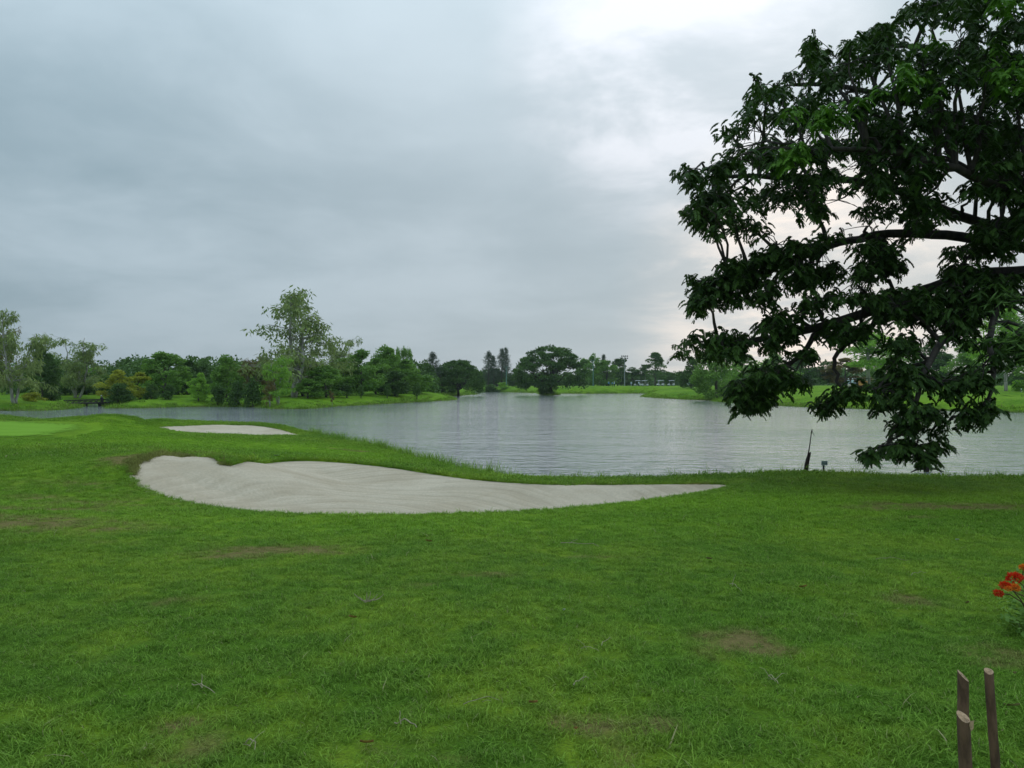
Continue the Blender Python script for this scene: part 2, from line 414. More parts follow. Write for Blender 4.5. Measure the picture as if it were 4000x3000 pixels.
def rim_drop(x, y):
    ins = pip(x, y, near_poly); d = np.where(ins, 0.0, sdist(x, y, near_poly))
    return 0.62 * (np.sqrt(d * d + 0.2) - np.sqrt(0.2))
def base_z(x, y):
    return tps(x, y) - rim_drop(x, y) + 0.035 * fbm(x * 0.7, y * 0.7, 3) + 0.012 * fbm(x * 5, y * 5, 2)
def sand_z(x, y, poly, lip, dep, wd):
    d = sdist(x, y, poly); t = np.clip(d / wd, 0, 1)
    lip = lip * (.3 + .7 * np.clip((1.5 - x) / 4.0, 0, 1))
    return tps(x, y) - lip - dep * t * t * (3 - 2 * t)
def near_z(x, y, sink=0.10):
    z = base_z(x, y)
    for poly, lip, dep, wd in bunkers:
        bb = (x > poly[:, 0].min() - .1) & (x < poly[:, 0].max() + .1) & (y > poly[:, 1].min() - .1) & (y < poly[:, 1].max() + .1)
        if bb.any():
            xx, yy = x[bb], y[bb]; ins = pip(xx, yy, poly); zz = z[bb]
            s = sand_z(xx, yy, poly, lip, dep, wd) - sink
            zz[ins] = np.minimum(zz, s)[ins]; z[bb] = zz
    return z

DRY = [(40, 2040, 1.7, .8, 1.1), (130, 1985, 1.2, .25, .9), (1130, 2150, .75, .35, .9), (900, 2175, .5, .2, .7), (2760, 2500, .42, .25, .85), (2900, 2540, .25, .12, .8), (2650, 2520, .3, .2, .6),
       (3830, 1980, 1.9, .5, 1.3), (3480, 2025, .7, .25, .55), (3540, 2340, .35, .25, .6), (2420, 2870, .22, .15, .8), (2640, 2800, .25, .15, .7), (1960, 2750, .25, .1, .6), (2560, 2960, .3, .1, .6),
       (1500, 2290, .35, .2, .5), (1580, 2950, .2, .1, .7), (700, 2930, .2, .1, .45), (520, 2850, .2, .1, .5), (350, 2620, .5, .1, .45), (450, 2120, 1.2, .3, .35), (3950, 2560, .3, .3, .5), (1900, 2250, .5, .15, .5), (2350, 2180, .8, .2, .4), (600, 2340, .5, .2, .4),
       (1360, 1758, 1.3, .3, .8), (560, 1782, 1.0, .35, 1.0), (640, 1764, .9, .3, 1.0), (500, 1800, .6, .5, 1.0), (760, 1770, .8, .3, .7), (330, 1960, 2.5, 1.0, .35), (250, 1890, 2.2, .9, .3), (2150, 1892, 1.5, .1, .5), (2650, 1890, 1.0, .12, .6)]
DRYW = [(on_ground(a, b), c, d, e) for a, b, c, d, e in DRY]
def dry_f(x, y):
    t = np.zeros(np.shape(x)); k1 = fbm(x * 1.1 + 40, y * 1.6, 4); k2 = fbm(x * 1.1, y * 1.6 + 40, 4); k3 = fbm(x * 4.5, y * 6.0, 3)
    x = x + .9 * k1; y = y + .6 * k2
    for p, rx, ry, a in DRYW:
        t = np.maximum(t, a * np.exp(-(((x - p[0]) / rx) ** 2 + ((y - p[1]) / ry) ** 2) * 1.2))
    t = t * np.clip(.85 + 1.9 * k3, .15, 1.25)
    return np.clip(t + 0.10 * (fbm(x * 1.3, y * 1.3, 3) > 0.16), 0, 1)
FAIR = [(on_ground(a, b), c, d, e) for a, b, c, d, e in ((700, 1725, 6, 3, .8), (1100, 1745, 5, 3, .9), (330, 1680, 5, 9, .9), (60, 1740, 8, 3, .7), (1500, 1790, 4, 2, .6), (300, 1960, 3, 2, .5), (2800, 1960, 6, 1.8, .75), (1500, 2040, 7, 1.4, .55), (3500, 1950, 5, 2.0, .45), (200, 1850, 4, 3, .4), (1000, 2060, 5, 1.2, .35), (2200, 2060, 4, 1.0, .4))]
def tint_f(x, y):
    t = np.zeros(np.shape(x))
    for p, rx, ry, a in FAIR:
        t = np.maximum(t, a * np.exp(-(((x - p[0]) / rx) ** 2 + ((y - p[1]) / ry) ** 2)))
    return t

def graded(lo, hi, segs):
    xs = [lo]
    while xs[-1] < hi:
        x = xs[-1]; st = segs[-1][2]
        for a, b, s in segs:
            if a <= x < b: st = s; break
        xs.append(x + st)
    return np.array(xs)
gx = graded(-90, 60, [(-90, -32, 1.5), (-32, -11, .25), (-11, 7, .1), (7, 16, .25), (16, 61, 1.5)])
gy = graded(-45, 58, [(-45, 0, 2.), (0, 9, .18), (9, 24, .1), (24, 50, .2), (50, 59, .8)])
X, Y = np.meshgrid(gx, gy); x = X.ravel(); y = Y.ravel(); z = near_z(x, y)
nx, ny = len(gx), len(gy)
ii = np.arange(nx * ny).reshape(ny, nx)
Fq = np.stack([ii[:-1, :-1], ii[:-1, 1:], ii[1:, 1:], ii[1:, :-1]], -1).reshape(-1, 4)
keep = (z[Fq].max(1) > WATER - 1.5)
me = mesh_np('ground', np.c_[x, y, z], Fq[keep], M['lawn'], True)
for nm, fn in (('dry', dry_f), ('tint', tint_f)):
    at = me.attributes.new(nm, 'FLOAT', 'POINT'); at.data.foreach_set('value', fn(x, y).astype(np.float32))
tag(link('ground', me), 'mown lawn sloping down to the lake in the foreground', kind='structure')

def sheet(name, poly, step, zf, mat, label):
    lo, hi = poly.min(0), poly.max(0)
    xs, ys = np.meshgrid(np.arange(lo[0], hi[0], step), np.arange(lo[1], hi[1], step)); xs = xs.ravel(); ys = ys.ravel()
    ok = pip(xs, ys, poly) & (sdist(xs, ys, poly) > step * 0.6); xs, ys = xs[ok], ys[ok]
    pts = [Vector(p) for p in poly] + [Vector((a, b)) for a, b in zip(xs, ys)]
    n = len(poly)
    r = delaunay_2d_cdt(pts, [(i, (i + 1) % n) for i in range(n)], [list(range(n))], 1, 1e-5)
    v = np.array([tuple(p) for p in r[0]]); zz = zf(v[:, 0], v[:, 1])
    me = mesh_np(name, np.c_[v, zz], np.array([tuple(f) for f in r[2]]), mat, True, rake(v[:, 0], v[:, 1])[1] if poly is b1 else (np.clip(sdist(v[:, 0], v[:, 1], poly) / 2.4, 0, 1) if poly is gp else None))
    return tag(link(name, me), label, kind='structure')

RC = on_ground(1230, 1968)[:2]
def rake(x, y):
    dx, dy = x - RC[0], y - RC[1]
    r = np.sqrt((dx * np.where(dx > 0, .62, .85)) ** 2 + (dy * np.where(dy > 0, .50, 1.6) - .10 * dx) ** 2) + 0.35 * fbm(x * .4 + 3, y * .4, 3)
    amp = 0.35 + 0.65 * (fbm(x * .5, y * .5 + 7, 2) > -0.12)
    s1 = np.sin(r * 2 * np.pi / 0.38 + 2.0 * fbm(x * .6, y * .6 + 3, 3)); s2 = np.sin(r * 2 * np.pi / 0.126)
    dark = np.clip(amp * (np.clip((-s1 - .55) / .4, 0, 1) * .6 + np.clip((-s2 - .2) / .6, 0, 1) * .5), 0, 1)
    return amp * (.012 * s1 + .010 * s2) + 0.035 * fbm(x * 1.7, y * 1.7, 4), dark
def z_b1(x, y):
    d = sdist(x, y, b1); f = np.clip(d / 0.5, 0, 1)
    return sand_z(x, y, *bunkers[0]) + f * rake(x, y)[0]
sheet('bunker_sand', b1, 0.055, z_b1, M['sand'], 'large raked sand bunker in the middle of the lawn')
sheet('bunker_sand', b2, 0.14, lambda x, y: sand_z(x, y, *bunkers[1]) + 0.05 * fbm(x * 1.2, y * 1.2, 4), M['sand'], 'smaller sand bunker farther off beside the lake')
sheet('putting_green', gp, 0.6, lambda x, y: base_z(x, y) + 0.03, M['green'], 'smooth pale putting green at the left edge')

# ------------------------------------------------------------------ lake and far land
def PW(px, py): return PZ(px, py, WATER)[:2]
SH = [(0, 1605), (150, 1605), (240, 1601), (290, 1597), (318, 1588), (345, 1579), (395, 1577), (412, 1586), (425, 1596), (560, 1595), (700, 1591), (850, 1589), (960, 1590), (1030, 1592),
      (1075, 1599), (1200, 1598), (1300, 1589), (1400, 1584), (1490, 1579), (1616, 1572), (1778, 1563), (1768, 1554), (1745, 1550), (1863, 1540.5), (1838, 1534), (1850, 1529), (1972, 1531.5),
      (2100, 1536), (2118, 1543), (2145, 1545), (2178, 1543), (2184, 1537.5), (2311, 1538.8), (2492, 1537), (2543, 1537.8), (2507, 1549.7), (2565, 1555), (2695, 1561.7), (2768, 1564), (2821, 1571), (2916, 1579),
      (3043, 1585.4), (3170, 1591.7), (3290, 1595), (3417, 1600), (3562, 1602), (3742, 1606), (4000, 1612)]
lake = np.array([(-120., -60.), (-120., 60.), (-90., 78.)] + [tuple(PW(*p)) for p in SH] + [(70., 68.), (90., 45.), (95., 10.), (95., -60.)])
HP = np.array([(-60, 100, -.45), (-35, 104, -.40), (-30, 140, 0), (-80, 150, 0), (-12, 115, -.25), (0, 150, 0), (-10, 170, .1), (0, 260, .3), (10, 250, .5), (30, 262, .75), (45, 270, .95), (60, 270, .9),
               (35, 172, .1), (40, 140, .0), (60, 150, 1.0), (45, 110, -.1), (60, 90, -.05), (75, 118, .45), (70, 160, 1.1), (0, 400, .8), (-150, 300, .5), (150, 300, 1.0), (100, 60, 0), (-130, 80, -.3)])
def far_z(x, y):
    sh = np.shape(x); x = np.ravel(np.asarray(x, float)); y = np.ravel(np.asarray(y, float))
    wsum = np.zeros(len(x)); hs = np.zeros(len(x))
    for p in HP:
        ww = 1 / (((x - p[0]) ** 2 + (y - p[1]) ** 2) + 60) ** 1.5; wsum += ww; hs += ww * p[2]
    H = hs / wsum
    d = sdist(x, y, lake); ins = pip(x, y, lake)
    t = np.clip(d / 7.0, 0, 1); t = 1 - (1 - t) ** 2.2
    land = WATER - 0.05 + t * (H - WATER + 0.05) + 0.18 * fbm(x * .12, y * .12, 4) * t + 0.10 * fbm(x * .8, y * .8, 3) * np.clip(d / 2, 0, 1)
    bed = WATER - 0.05 - np.minimum(d * 0.3, 2.0)
    return np.where(ins, bed, land).reshape(sh)
def grow(lo, hi, core_lo, core_hi, st):
    a = list(np.arange(core_lo, core_hi + st, st)); s = st
    while a[-1] < hi: s *= 1.25; a.append(a[-1] + s)
    s = st
    while a[0] > lo: s *= 1.25; a.insert(0, a[0] - s)
    return np.array(a)
gx = grow(-5000, 5000, -110, 130, 1.2); gy = grow(-5000, 6000, 72, 300, 1.2)
X, Y = np.meshgrid(gx, gy); x = X.ravel(); y = Y.ravel(); z = far_z(x, y)
nx, ny = len(gx), len(gy); ii = np.arange(nx * ny).reshape(ny, nx)
Fq = np.stack([ii[:-1, :-1], ii[:-1, 1:], ii[1:, 1:], ii[1:, :-1]], -1).reshape(-1, 4)
tag(link('terrain', mesh_np('terrain', np.c_[x, y, z], Fq, M['bank'], True)), 'grassy far banks of the lake running to the horizon', kind='structure')
wp = np.array([(-140, -80), (110, -80), (110, 330), (-140, 330)], float)
tag(link('lake_water', mesh_np('lake_water', np.c_[wp, np.full(4, WATER)], np.array([[0, 1, 2, 3]]), M['water'])), 'rippled grey lake water', kind='structure')
def fz(x, y): return float(far_z(np.array([x]), np.array([y]))[0])


# ------------------------------------------------------------------ foliage builders
def leaf_quads(c, axis, side, ln, wd):
    """diamond leaves: base c, along axis (n,3), side vector, length, width -> V (4n,3), F (n,4)"""
    n = len(c); ln = np.broadcast_to(ln, n)[:, None]; wd = np.broadcast_to(wd, n)[:, None]
    m = c + axis * ln * 0.45
    V = np.stack([c, m + side * wd * 0.5, c + axis * ln, m - side * wd * 0.5], 1).reshape(-1, 3)
    return V, np.arange(4 * n).reshape(-1, 4)

def unit(v): return v / (np.linalg.norm(v, axis=-1, keepdims=True) + 1e-9)

def clump_leaves(rg, clumps, per, ln, wd, droop=0.0, shell=0.55, up=0.15):
    """scatter leaves through ellipsoid clumps [(centre, (rx,ry,rz))]; v varies clump by clump and leaf by leaf"""
    Vs, cs = [], []
    for c, r in clumps:
        n = max(4, int(per * rg.uniform(.75, 1.25)))
        d = unit(rg.normal(size=(n, 3)) + np.array((0, 0, up)))
        rad = rg.uniform(shell ** 3, 1, n) ** (1 / 3) * (1 + 0.16 * rg.normal(size=n))
        p = np.array(c) + d * rad[:, None] * np.array(r)
        ax = unit(d * 0.8 + rg.normal(size=(n, 3)) * 0.75 + np.array((0, 0, -droop)))
        sd = unit(np.cross(ax, rg.normal(size=(n, 3))))
        V, _ = leaf_quads(p, ax, sd, ln * rg.uniform(.6, 1.35, n), wd * rg.uniform(.6, 1.35, n))
        Vs.append(V); cv = rg.uniform(.1, .9)
        cs.append(np.repeat(np.clip(cv + rg.normal(size=n) * .22, 0, 1), 4))
    V = np.concatenate(Vs); return V, np.arange(len(V)).reshape(-1, 4), np.concatenate(cs)

def bez(a, b, bow, n=6, rg=None, wob=0.0):
    a, b = np.array(a, float), np.array(b, float); P = []
    for i in range(n):
        t = i / (n - 1); p = a * (1 - t) + b * t + np.array(bow) * 4 * t * (1 - t)
        if rg is not None and 0 < i < n - 1: p = p + rg.normal(size=3) * wob
        P.append(p)
    return P

def tree_proto(kind, seed):
    """a tree about 10 m high standing on the origin: (trunk mesh, crown mesh)"""
    rg = np.random.default_rng(seed); tb = MB(); cl = []
    def limb(a, b, r0, r1, bow=(0, 0, 0), n=6, wob=.08): tb.tube(bez(a, b, bow, n, rg, wob), np.linspace(r0, r1, n), 6)
    leaf = 'leaf_mid'; bark = 'bark_mid'; per, ln, wd, droop, shell, up = 110, .42, .26, .1, .5, .25
    if kind in ('broad', 'dense', 'bright', 'yellow', 'rust'):
        leaf = dict(broad='leaf_mid', dense='leaf_dark', bright='leaf_bright', yellow='leaf_yellow', rust='leaf_rust')[kind]
        th = rg.uniform(.7, 1.3); top = np.array((rg.normal() * .3, rg.normal() * .3, 6.0))
        limb((0, 0, -.4), top, .24, .07, n=7)
        for i in range(40):
            q = rg.uniform(0, 2 * math.pi); u = rg.uniform(0.0, 1); zz = th + (9.6 - th) * u
            prof = math.sin(math.pi * min(1, (u * .86 + .16))) ** .7
            rr = 3.6 * prof * math.sqrt(rg.uniform(.15, 1)) * rg.uniform(.75, 1.12)
            c = (rr * math.cos(q), rr * math.sin(q), zz)
            s = rg.uniform(.75, 1.35) * (1 - .3 * u); cl.append((c, (s, s, s * rg.uniform(.55, .85))))
            if i % 3 == 0:
                h0 = max(.8, min(5.5, zz * .55)); limb(top * (h0 / 6.0) * np.array((1, 1, 1)), c, .09, .02, (0, 0, -.3))
        per = 150 if kind != 'dense' else 165
    elif kind == 'euc':
        big = seed % 17 == (100 + 17 * 4 + 317) % 17 and (seed - 417) // 17 == 4
        leaf, bark = 'leaf_euc', 'bark_pale'; per, ln, wd, droop, shell, up = (17, .38, .10, 2.0, .1, -.2) if big else (34, .46, .10, 1.8, .1, -.2)
        tops = []
        for s in range(3):
            q = s * 2.1 + rg.uniform(0, 1.2); sp = rg.uniform(.7, 2.0); b = np.array(((-.9, .2, 9.3), (1.0, -.2, 9.7), (-.4, -.5, 7.0))[s]) if big else np.array((math.cos(q) * sp, math.sin(q) * sp, (9.5, 8.8, 7.6)[s]))
            P = bez((0.15 * s, 0, -.4), b, (rg.normal() * .3, rg.normal() * .3, 0), 11, rg, .08); tb.tube(P, np.linspace(.15, .03, 11), 7); tops.append(P)
        for P in tops:
            for k in range(22 if big else 16):
                i = int(rg.choice(np.arange(3, 11), p=np.array((9, 9, 8, 7, 6, 5, 4, 3)) / 51.)) if big else int(rg.integers(3, 11)); a = P[i]; q = rg.uniform(0, 6.28)
                L = rg.uniform(.45, 1.0) * (.7 + 3.6 * (1 - (i - 3) / 7)) if big else rg.uniform(.6, 2.9) * (1.25 - .085 * i)
                e = a + np.array((math.cos(q) * L, math.sin(q) * L, rg.uniform(.1, 1.1)))
                B = bez(a, e, (0, 0, .2), 6, rg, .05); tb.tube(B, np.linspace(.045, .010, 6), 5)
                for t in ((2, 3, 4, 5, 5) if big else (3, 5, 5)):
                    c = B[t] + rg.normal(size=3) * np.array((.28, .28, .15)) + np.array((0, 0, -.28)); cl.append((c, (rg.uniform(.2, .42), rg.uniform(.2, .42), rg.uniform(.4, .75))))
    elif kind == 'casu':
        leaf, bark = 'leaf_casu', 'bark_mid'; per, ln, wd, droop, shell, up = 26, .42, .065, .5, .1, .2
        limb((0, 0, -.4), (.15, .1, 9.7), .16, .02, n=9)
        for i in range(46):
            u = (i + rg.uniform(0, 1)) / 46; zz = 1.6 + 8.0 * u; q = i * 2.4 + rg.normal() * .4; L = (1.75 * (1 - u) ** .7 + .12) * rg.uniform(.6, 1.15)
            a = np.array((.1 * u, .1 * u, zz)); e = a + np.array((math.cos(q) * L, math.sin(q) * L, .55 * L))
            limb(a, e, .03, .01, (0, 0, -.1), 4, .03)
            for t in (.45, .75, 1.0):
                c = a * (1 - t) + e * t; s = .33 * (1.15 - u * .6); cl.append((c, (s, s, s * 1.05)))
    elif kind == 'umbrella':
        leaf, bark = 'leaf_dark', 'bark_dark'; per, ln, wd, droop, shell, up = 95, .40, .24, .0, .3, .5
        f = np.array((0, 0, 2.0)); limb((0, 0, -.5), f, .42, .34, n=4)
        for i in range(15):
            q = i * 2.4 + rg.normal() * .2; rr = rg.uniform(3.4, 6.6) if i % 3 else rg.uniform(1.0, 3.0)
            zt = 9.2 * math.sqrt(max(.05, 1 - (rr / 7.6) ** 2)); e = np.array((rr * math.cos(q), rr * math.sin(q), zt * .86))
            limb(f, e, .19, .04, (0, 0, -.5), 8, .12)
            for _ in range(5):
                t = rg.uniform(.4, .9); a = f * (1 - t) + e * t; e2 = a + np.array((rg.normal() * 1.2, rg.normal() * 1.2, rg.uniform(.3, 1.3))); limb(a, e2, .05, .015, n=4)
        for i in range(26 if seed % 2 else 60):
            q = rg.uniform(0, 6.28); rr = rg.uniform(5.0, 6.9); s = rg.uniform(.6, 1.0); cl.append(((rr * math.cos(q), rr * math.sin(q), rg.uniform(1.3, 3.4)), (s, s, s * .6)))
        for i in range(170):
            q = rg.uniform(0, 6.28); rr = 7.0 * math.sqrt(rg.uniform(0, 1)); layer = rg.choice([1.0, .84, .68], p=[.62, .25, .13])
            zt = (9.4 * math.sqrt(max(.02, 1 - (rr / 7.5) ** 2.2))) * layer + rg.normal() * .15
            if zt < 2.2: zt = rg.uniform(2.2, 3.6)
            s = rg.uniform(.65, 1.15); cl.append(((rr * math.cos(q), rr * math.sin(q), zt), (s, s, s * .34)))
    elif kind == 'layered':
        leaf, bark = 'leaf_dark', 'bark_mid'; per, ln, wd, droop, shell, up = 110, .40, .26, .0, .3, .4
        limb((0, 0, -.4), (.2, 0, 9.2), .22, .04, n=8)
        for i in range(44):
            u = rg.uniform(0, 1); zz = 2.0 + 7.6 * u; L = (3.3 * (1 - u ** 1.6) + .5) * rg.uniform(.35, 1.1); q = rg.uniform(0, 6.28)
            c = np.array((math.cos(q) * L, math.sin(q) * L, zz)); limb((.1, 0, zz - .5), c, .06, .015, (0, 0, -.15), 4, .04)
            s = rg.uniform(.6, 1.1); cl.append((c, (s, s, s * .42)))
    elif kind == 'topiary':
        leaf = 'leaf_dark'; per, ln, wd, droop, shell, up = 330, .62, .46, .0, .82, .1
        limb((0, 0, -.3), (0, 0, 4), .35, .2, n=4)
        for zz, s in ((3.4, 2.0), (5.0, 2.35), (6.6, 2.3), (8.0, 1.75)): cl.append(((rg.normal() * .12, rg.normal() * .12, zz), (s, s, 1.7)))
    elif kind in ('bush', 'bushb'):
        leaf = 'leaf_dark' if kind == 'bush' else 'leaf_bright'; per, ln, wd, droop, shell, up = 130, .75, .5, .1, .5, .3
        for i in range(5): limb((rg.normal() * .3, rg.normal() * .3, -.3), (rg.normal() * 2, rg.normal() * 2, 6), .14, .04, n=4)
        for i in range(22):
            q = rg.uniform(0, 6.28); u = rg.uniform(.1, 1); rr = 4.2 * math.sqrt(1 - u * u * .8) * rg.uniform(.2, 1); s = rg.uniform(1.2, 2.0)
            cl.append(((rr * math.cos(q), rr * math.sin(q), 8.2 * u), (s, s, s * .8)))
    elif kind == 'creeper':
        leaf = 'leaf_mid'; per, ln, wd, droop, shell, up = 120, .34, .26, .7, .45, .1
        limb((0, 0, -.4), (0, 0, 8), .3, .08, n=6)
        for i in range(62):
            q = rg.uniform(0, 6.28); u = rg.uniform(0, 1); rr = (1.5 + 2.0 * math.sin(math.pi * min(1, .12 + u * .82))) * math.sqrt(rg.uniform(.3, 1))
            s = rg.uniform(.55, 1.0); cl.append(((rr * math.cos(q), rr * math.sin(q), .5 + 9.0 * u), (s, s, s * 1.15)))
    elif kind == 'sparse':
        leaf, bark = 'leaf_dark', 'bark_pale'; per, ln, wd, droop, shell, up = 80, .42, .26, .2, .3, .3
        limb((0, 0, -.4), (.3, 0, 9.4), .13, .03, n=8)
        for i in range(15):
            zz = rg.uniform(4.2, 9.5); q = rg.uniform(0, 6.28); L = rg.uniform(.3, 1.5)
            c = np.array((math.cos(q) * L, math.sin(q) * L, zz)); limb((.2, 0, zz - .8), c, .04, .012, n=4)
            cl.append((c, (.55, .55, .35)))
    elif kind == 'tall':
        leaf, bark = 'leaf_bright', 'bark_pale'; per, ln, wd, droop, shell, up = 130, .36, .22, .3, .4, .2
        limb((0, 0, -.4), (.25, 0, 9.0), .22, .10, n=9, wob=.03)
        for i in range(44):
            zz = rg.uniform(4.0, 10.5); q = rg.uniform(0, 6.28); L = rg.uniform(.3, 3.6) * (1 if zz < 8 else .6)
            c = np.array((math.cos(q) * L, math.sin(q) * L, zz)); limb((.15, 0, max(3.4, zz - 1.2)), c, .06, .015, n=4)
            s = rg.uniform(.7, 1.15); cl.append((c, (s, s, s * .6)))
    V, Fq, cv = clump_leaves(rg, cl, per, ln, wd, droop, shell, up)
    ext = np.percentile(V, [1.0, 99.0], axis=0)
    wid = float((ext[1, :2] - ext[0, :2]).mean()); hgt = float(np.percentile(V[:, 2], 99.7))
    return tb.mesh('trunk', M[bark], True), mesh_np('crown', V, Fq, M[leaf], False, cv), wid, hgt

_protos = {}
def get_proto(kind, var):
    if (kind, var) not in _protos: _protos[(kind, var)] = tree_proto(kind, 100 + 17 * var + sum(map(ord, kind)))
    return _protos[(kind, var)]

def far_tree(name, kind, var, px, D, top, wpx, label, cat='tree', group=None, leaf=None, base_py=None):
    """a tree at picture column px and D metres away, its top and width measured on the photograph"""
    tr, cr, wid, hgt = get_proto(kind, var)
    xx = (px - CX) * D / F; zz = fz(xx, D)
    H = CAMZ - (top - CY) * D / F - zz; W = wpx * D / F
    o = empty(name, (xx, D, zz), random.uniform(0, 6.28), (W / wid, W / wid, H / hgt))
    a = link('trunk', tr, o); b = link('crown', cr, o)
    if leaf:
        b.material_slots[0].link = 'OBJECT'; b.material_slots[0].material = M[leaf]
    return tag(o, label, cat, group)

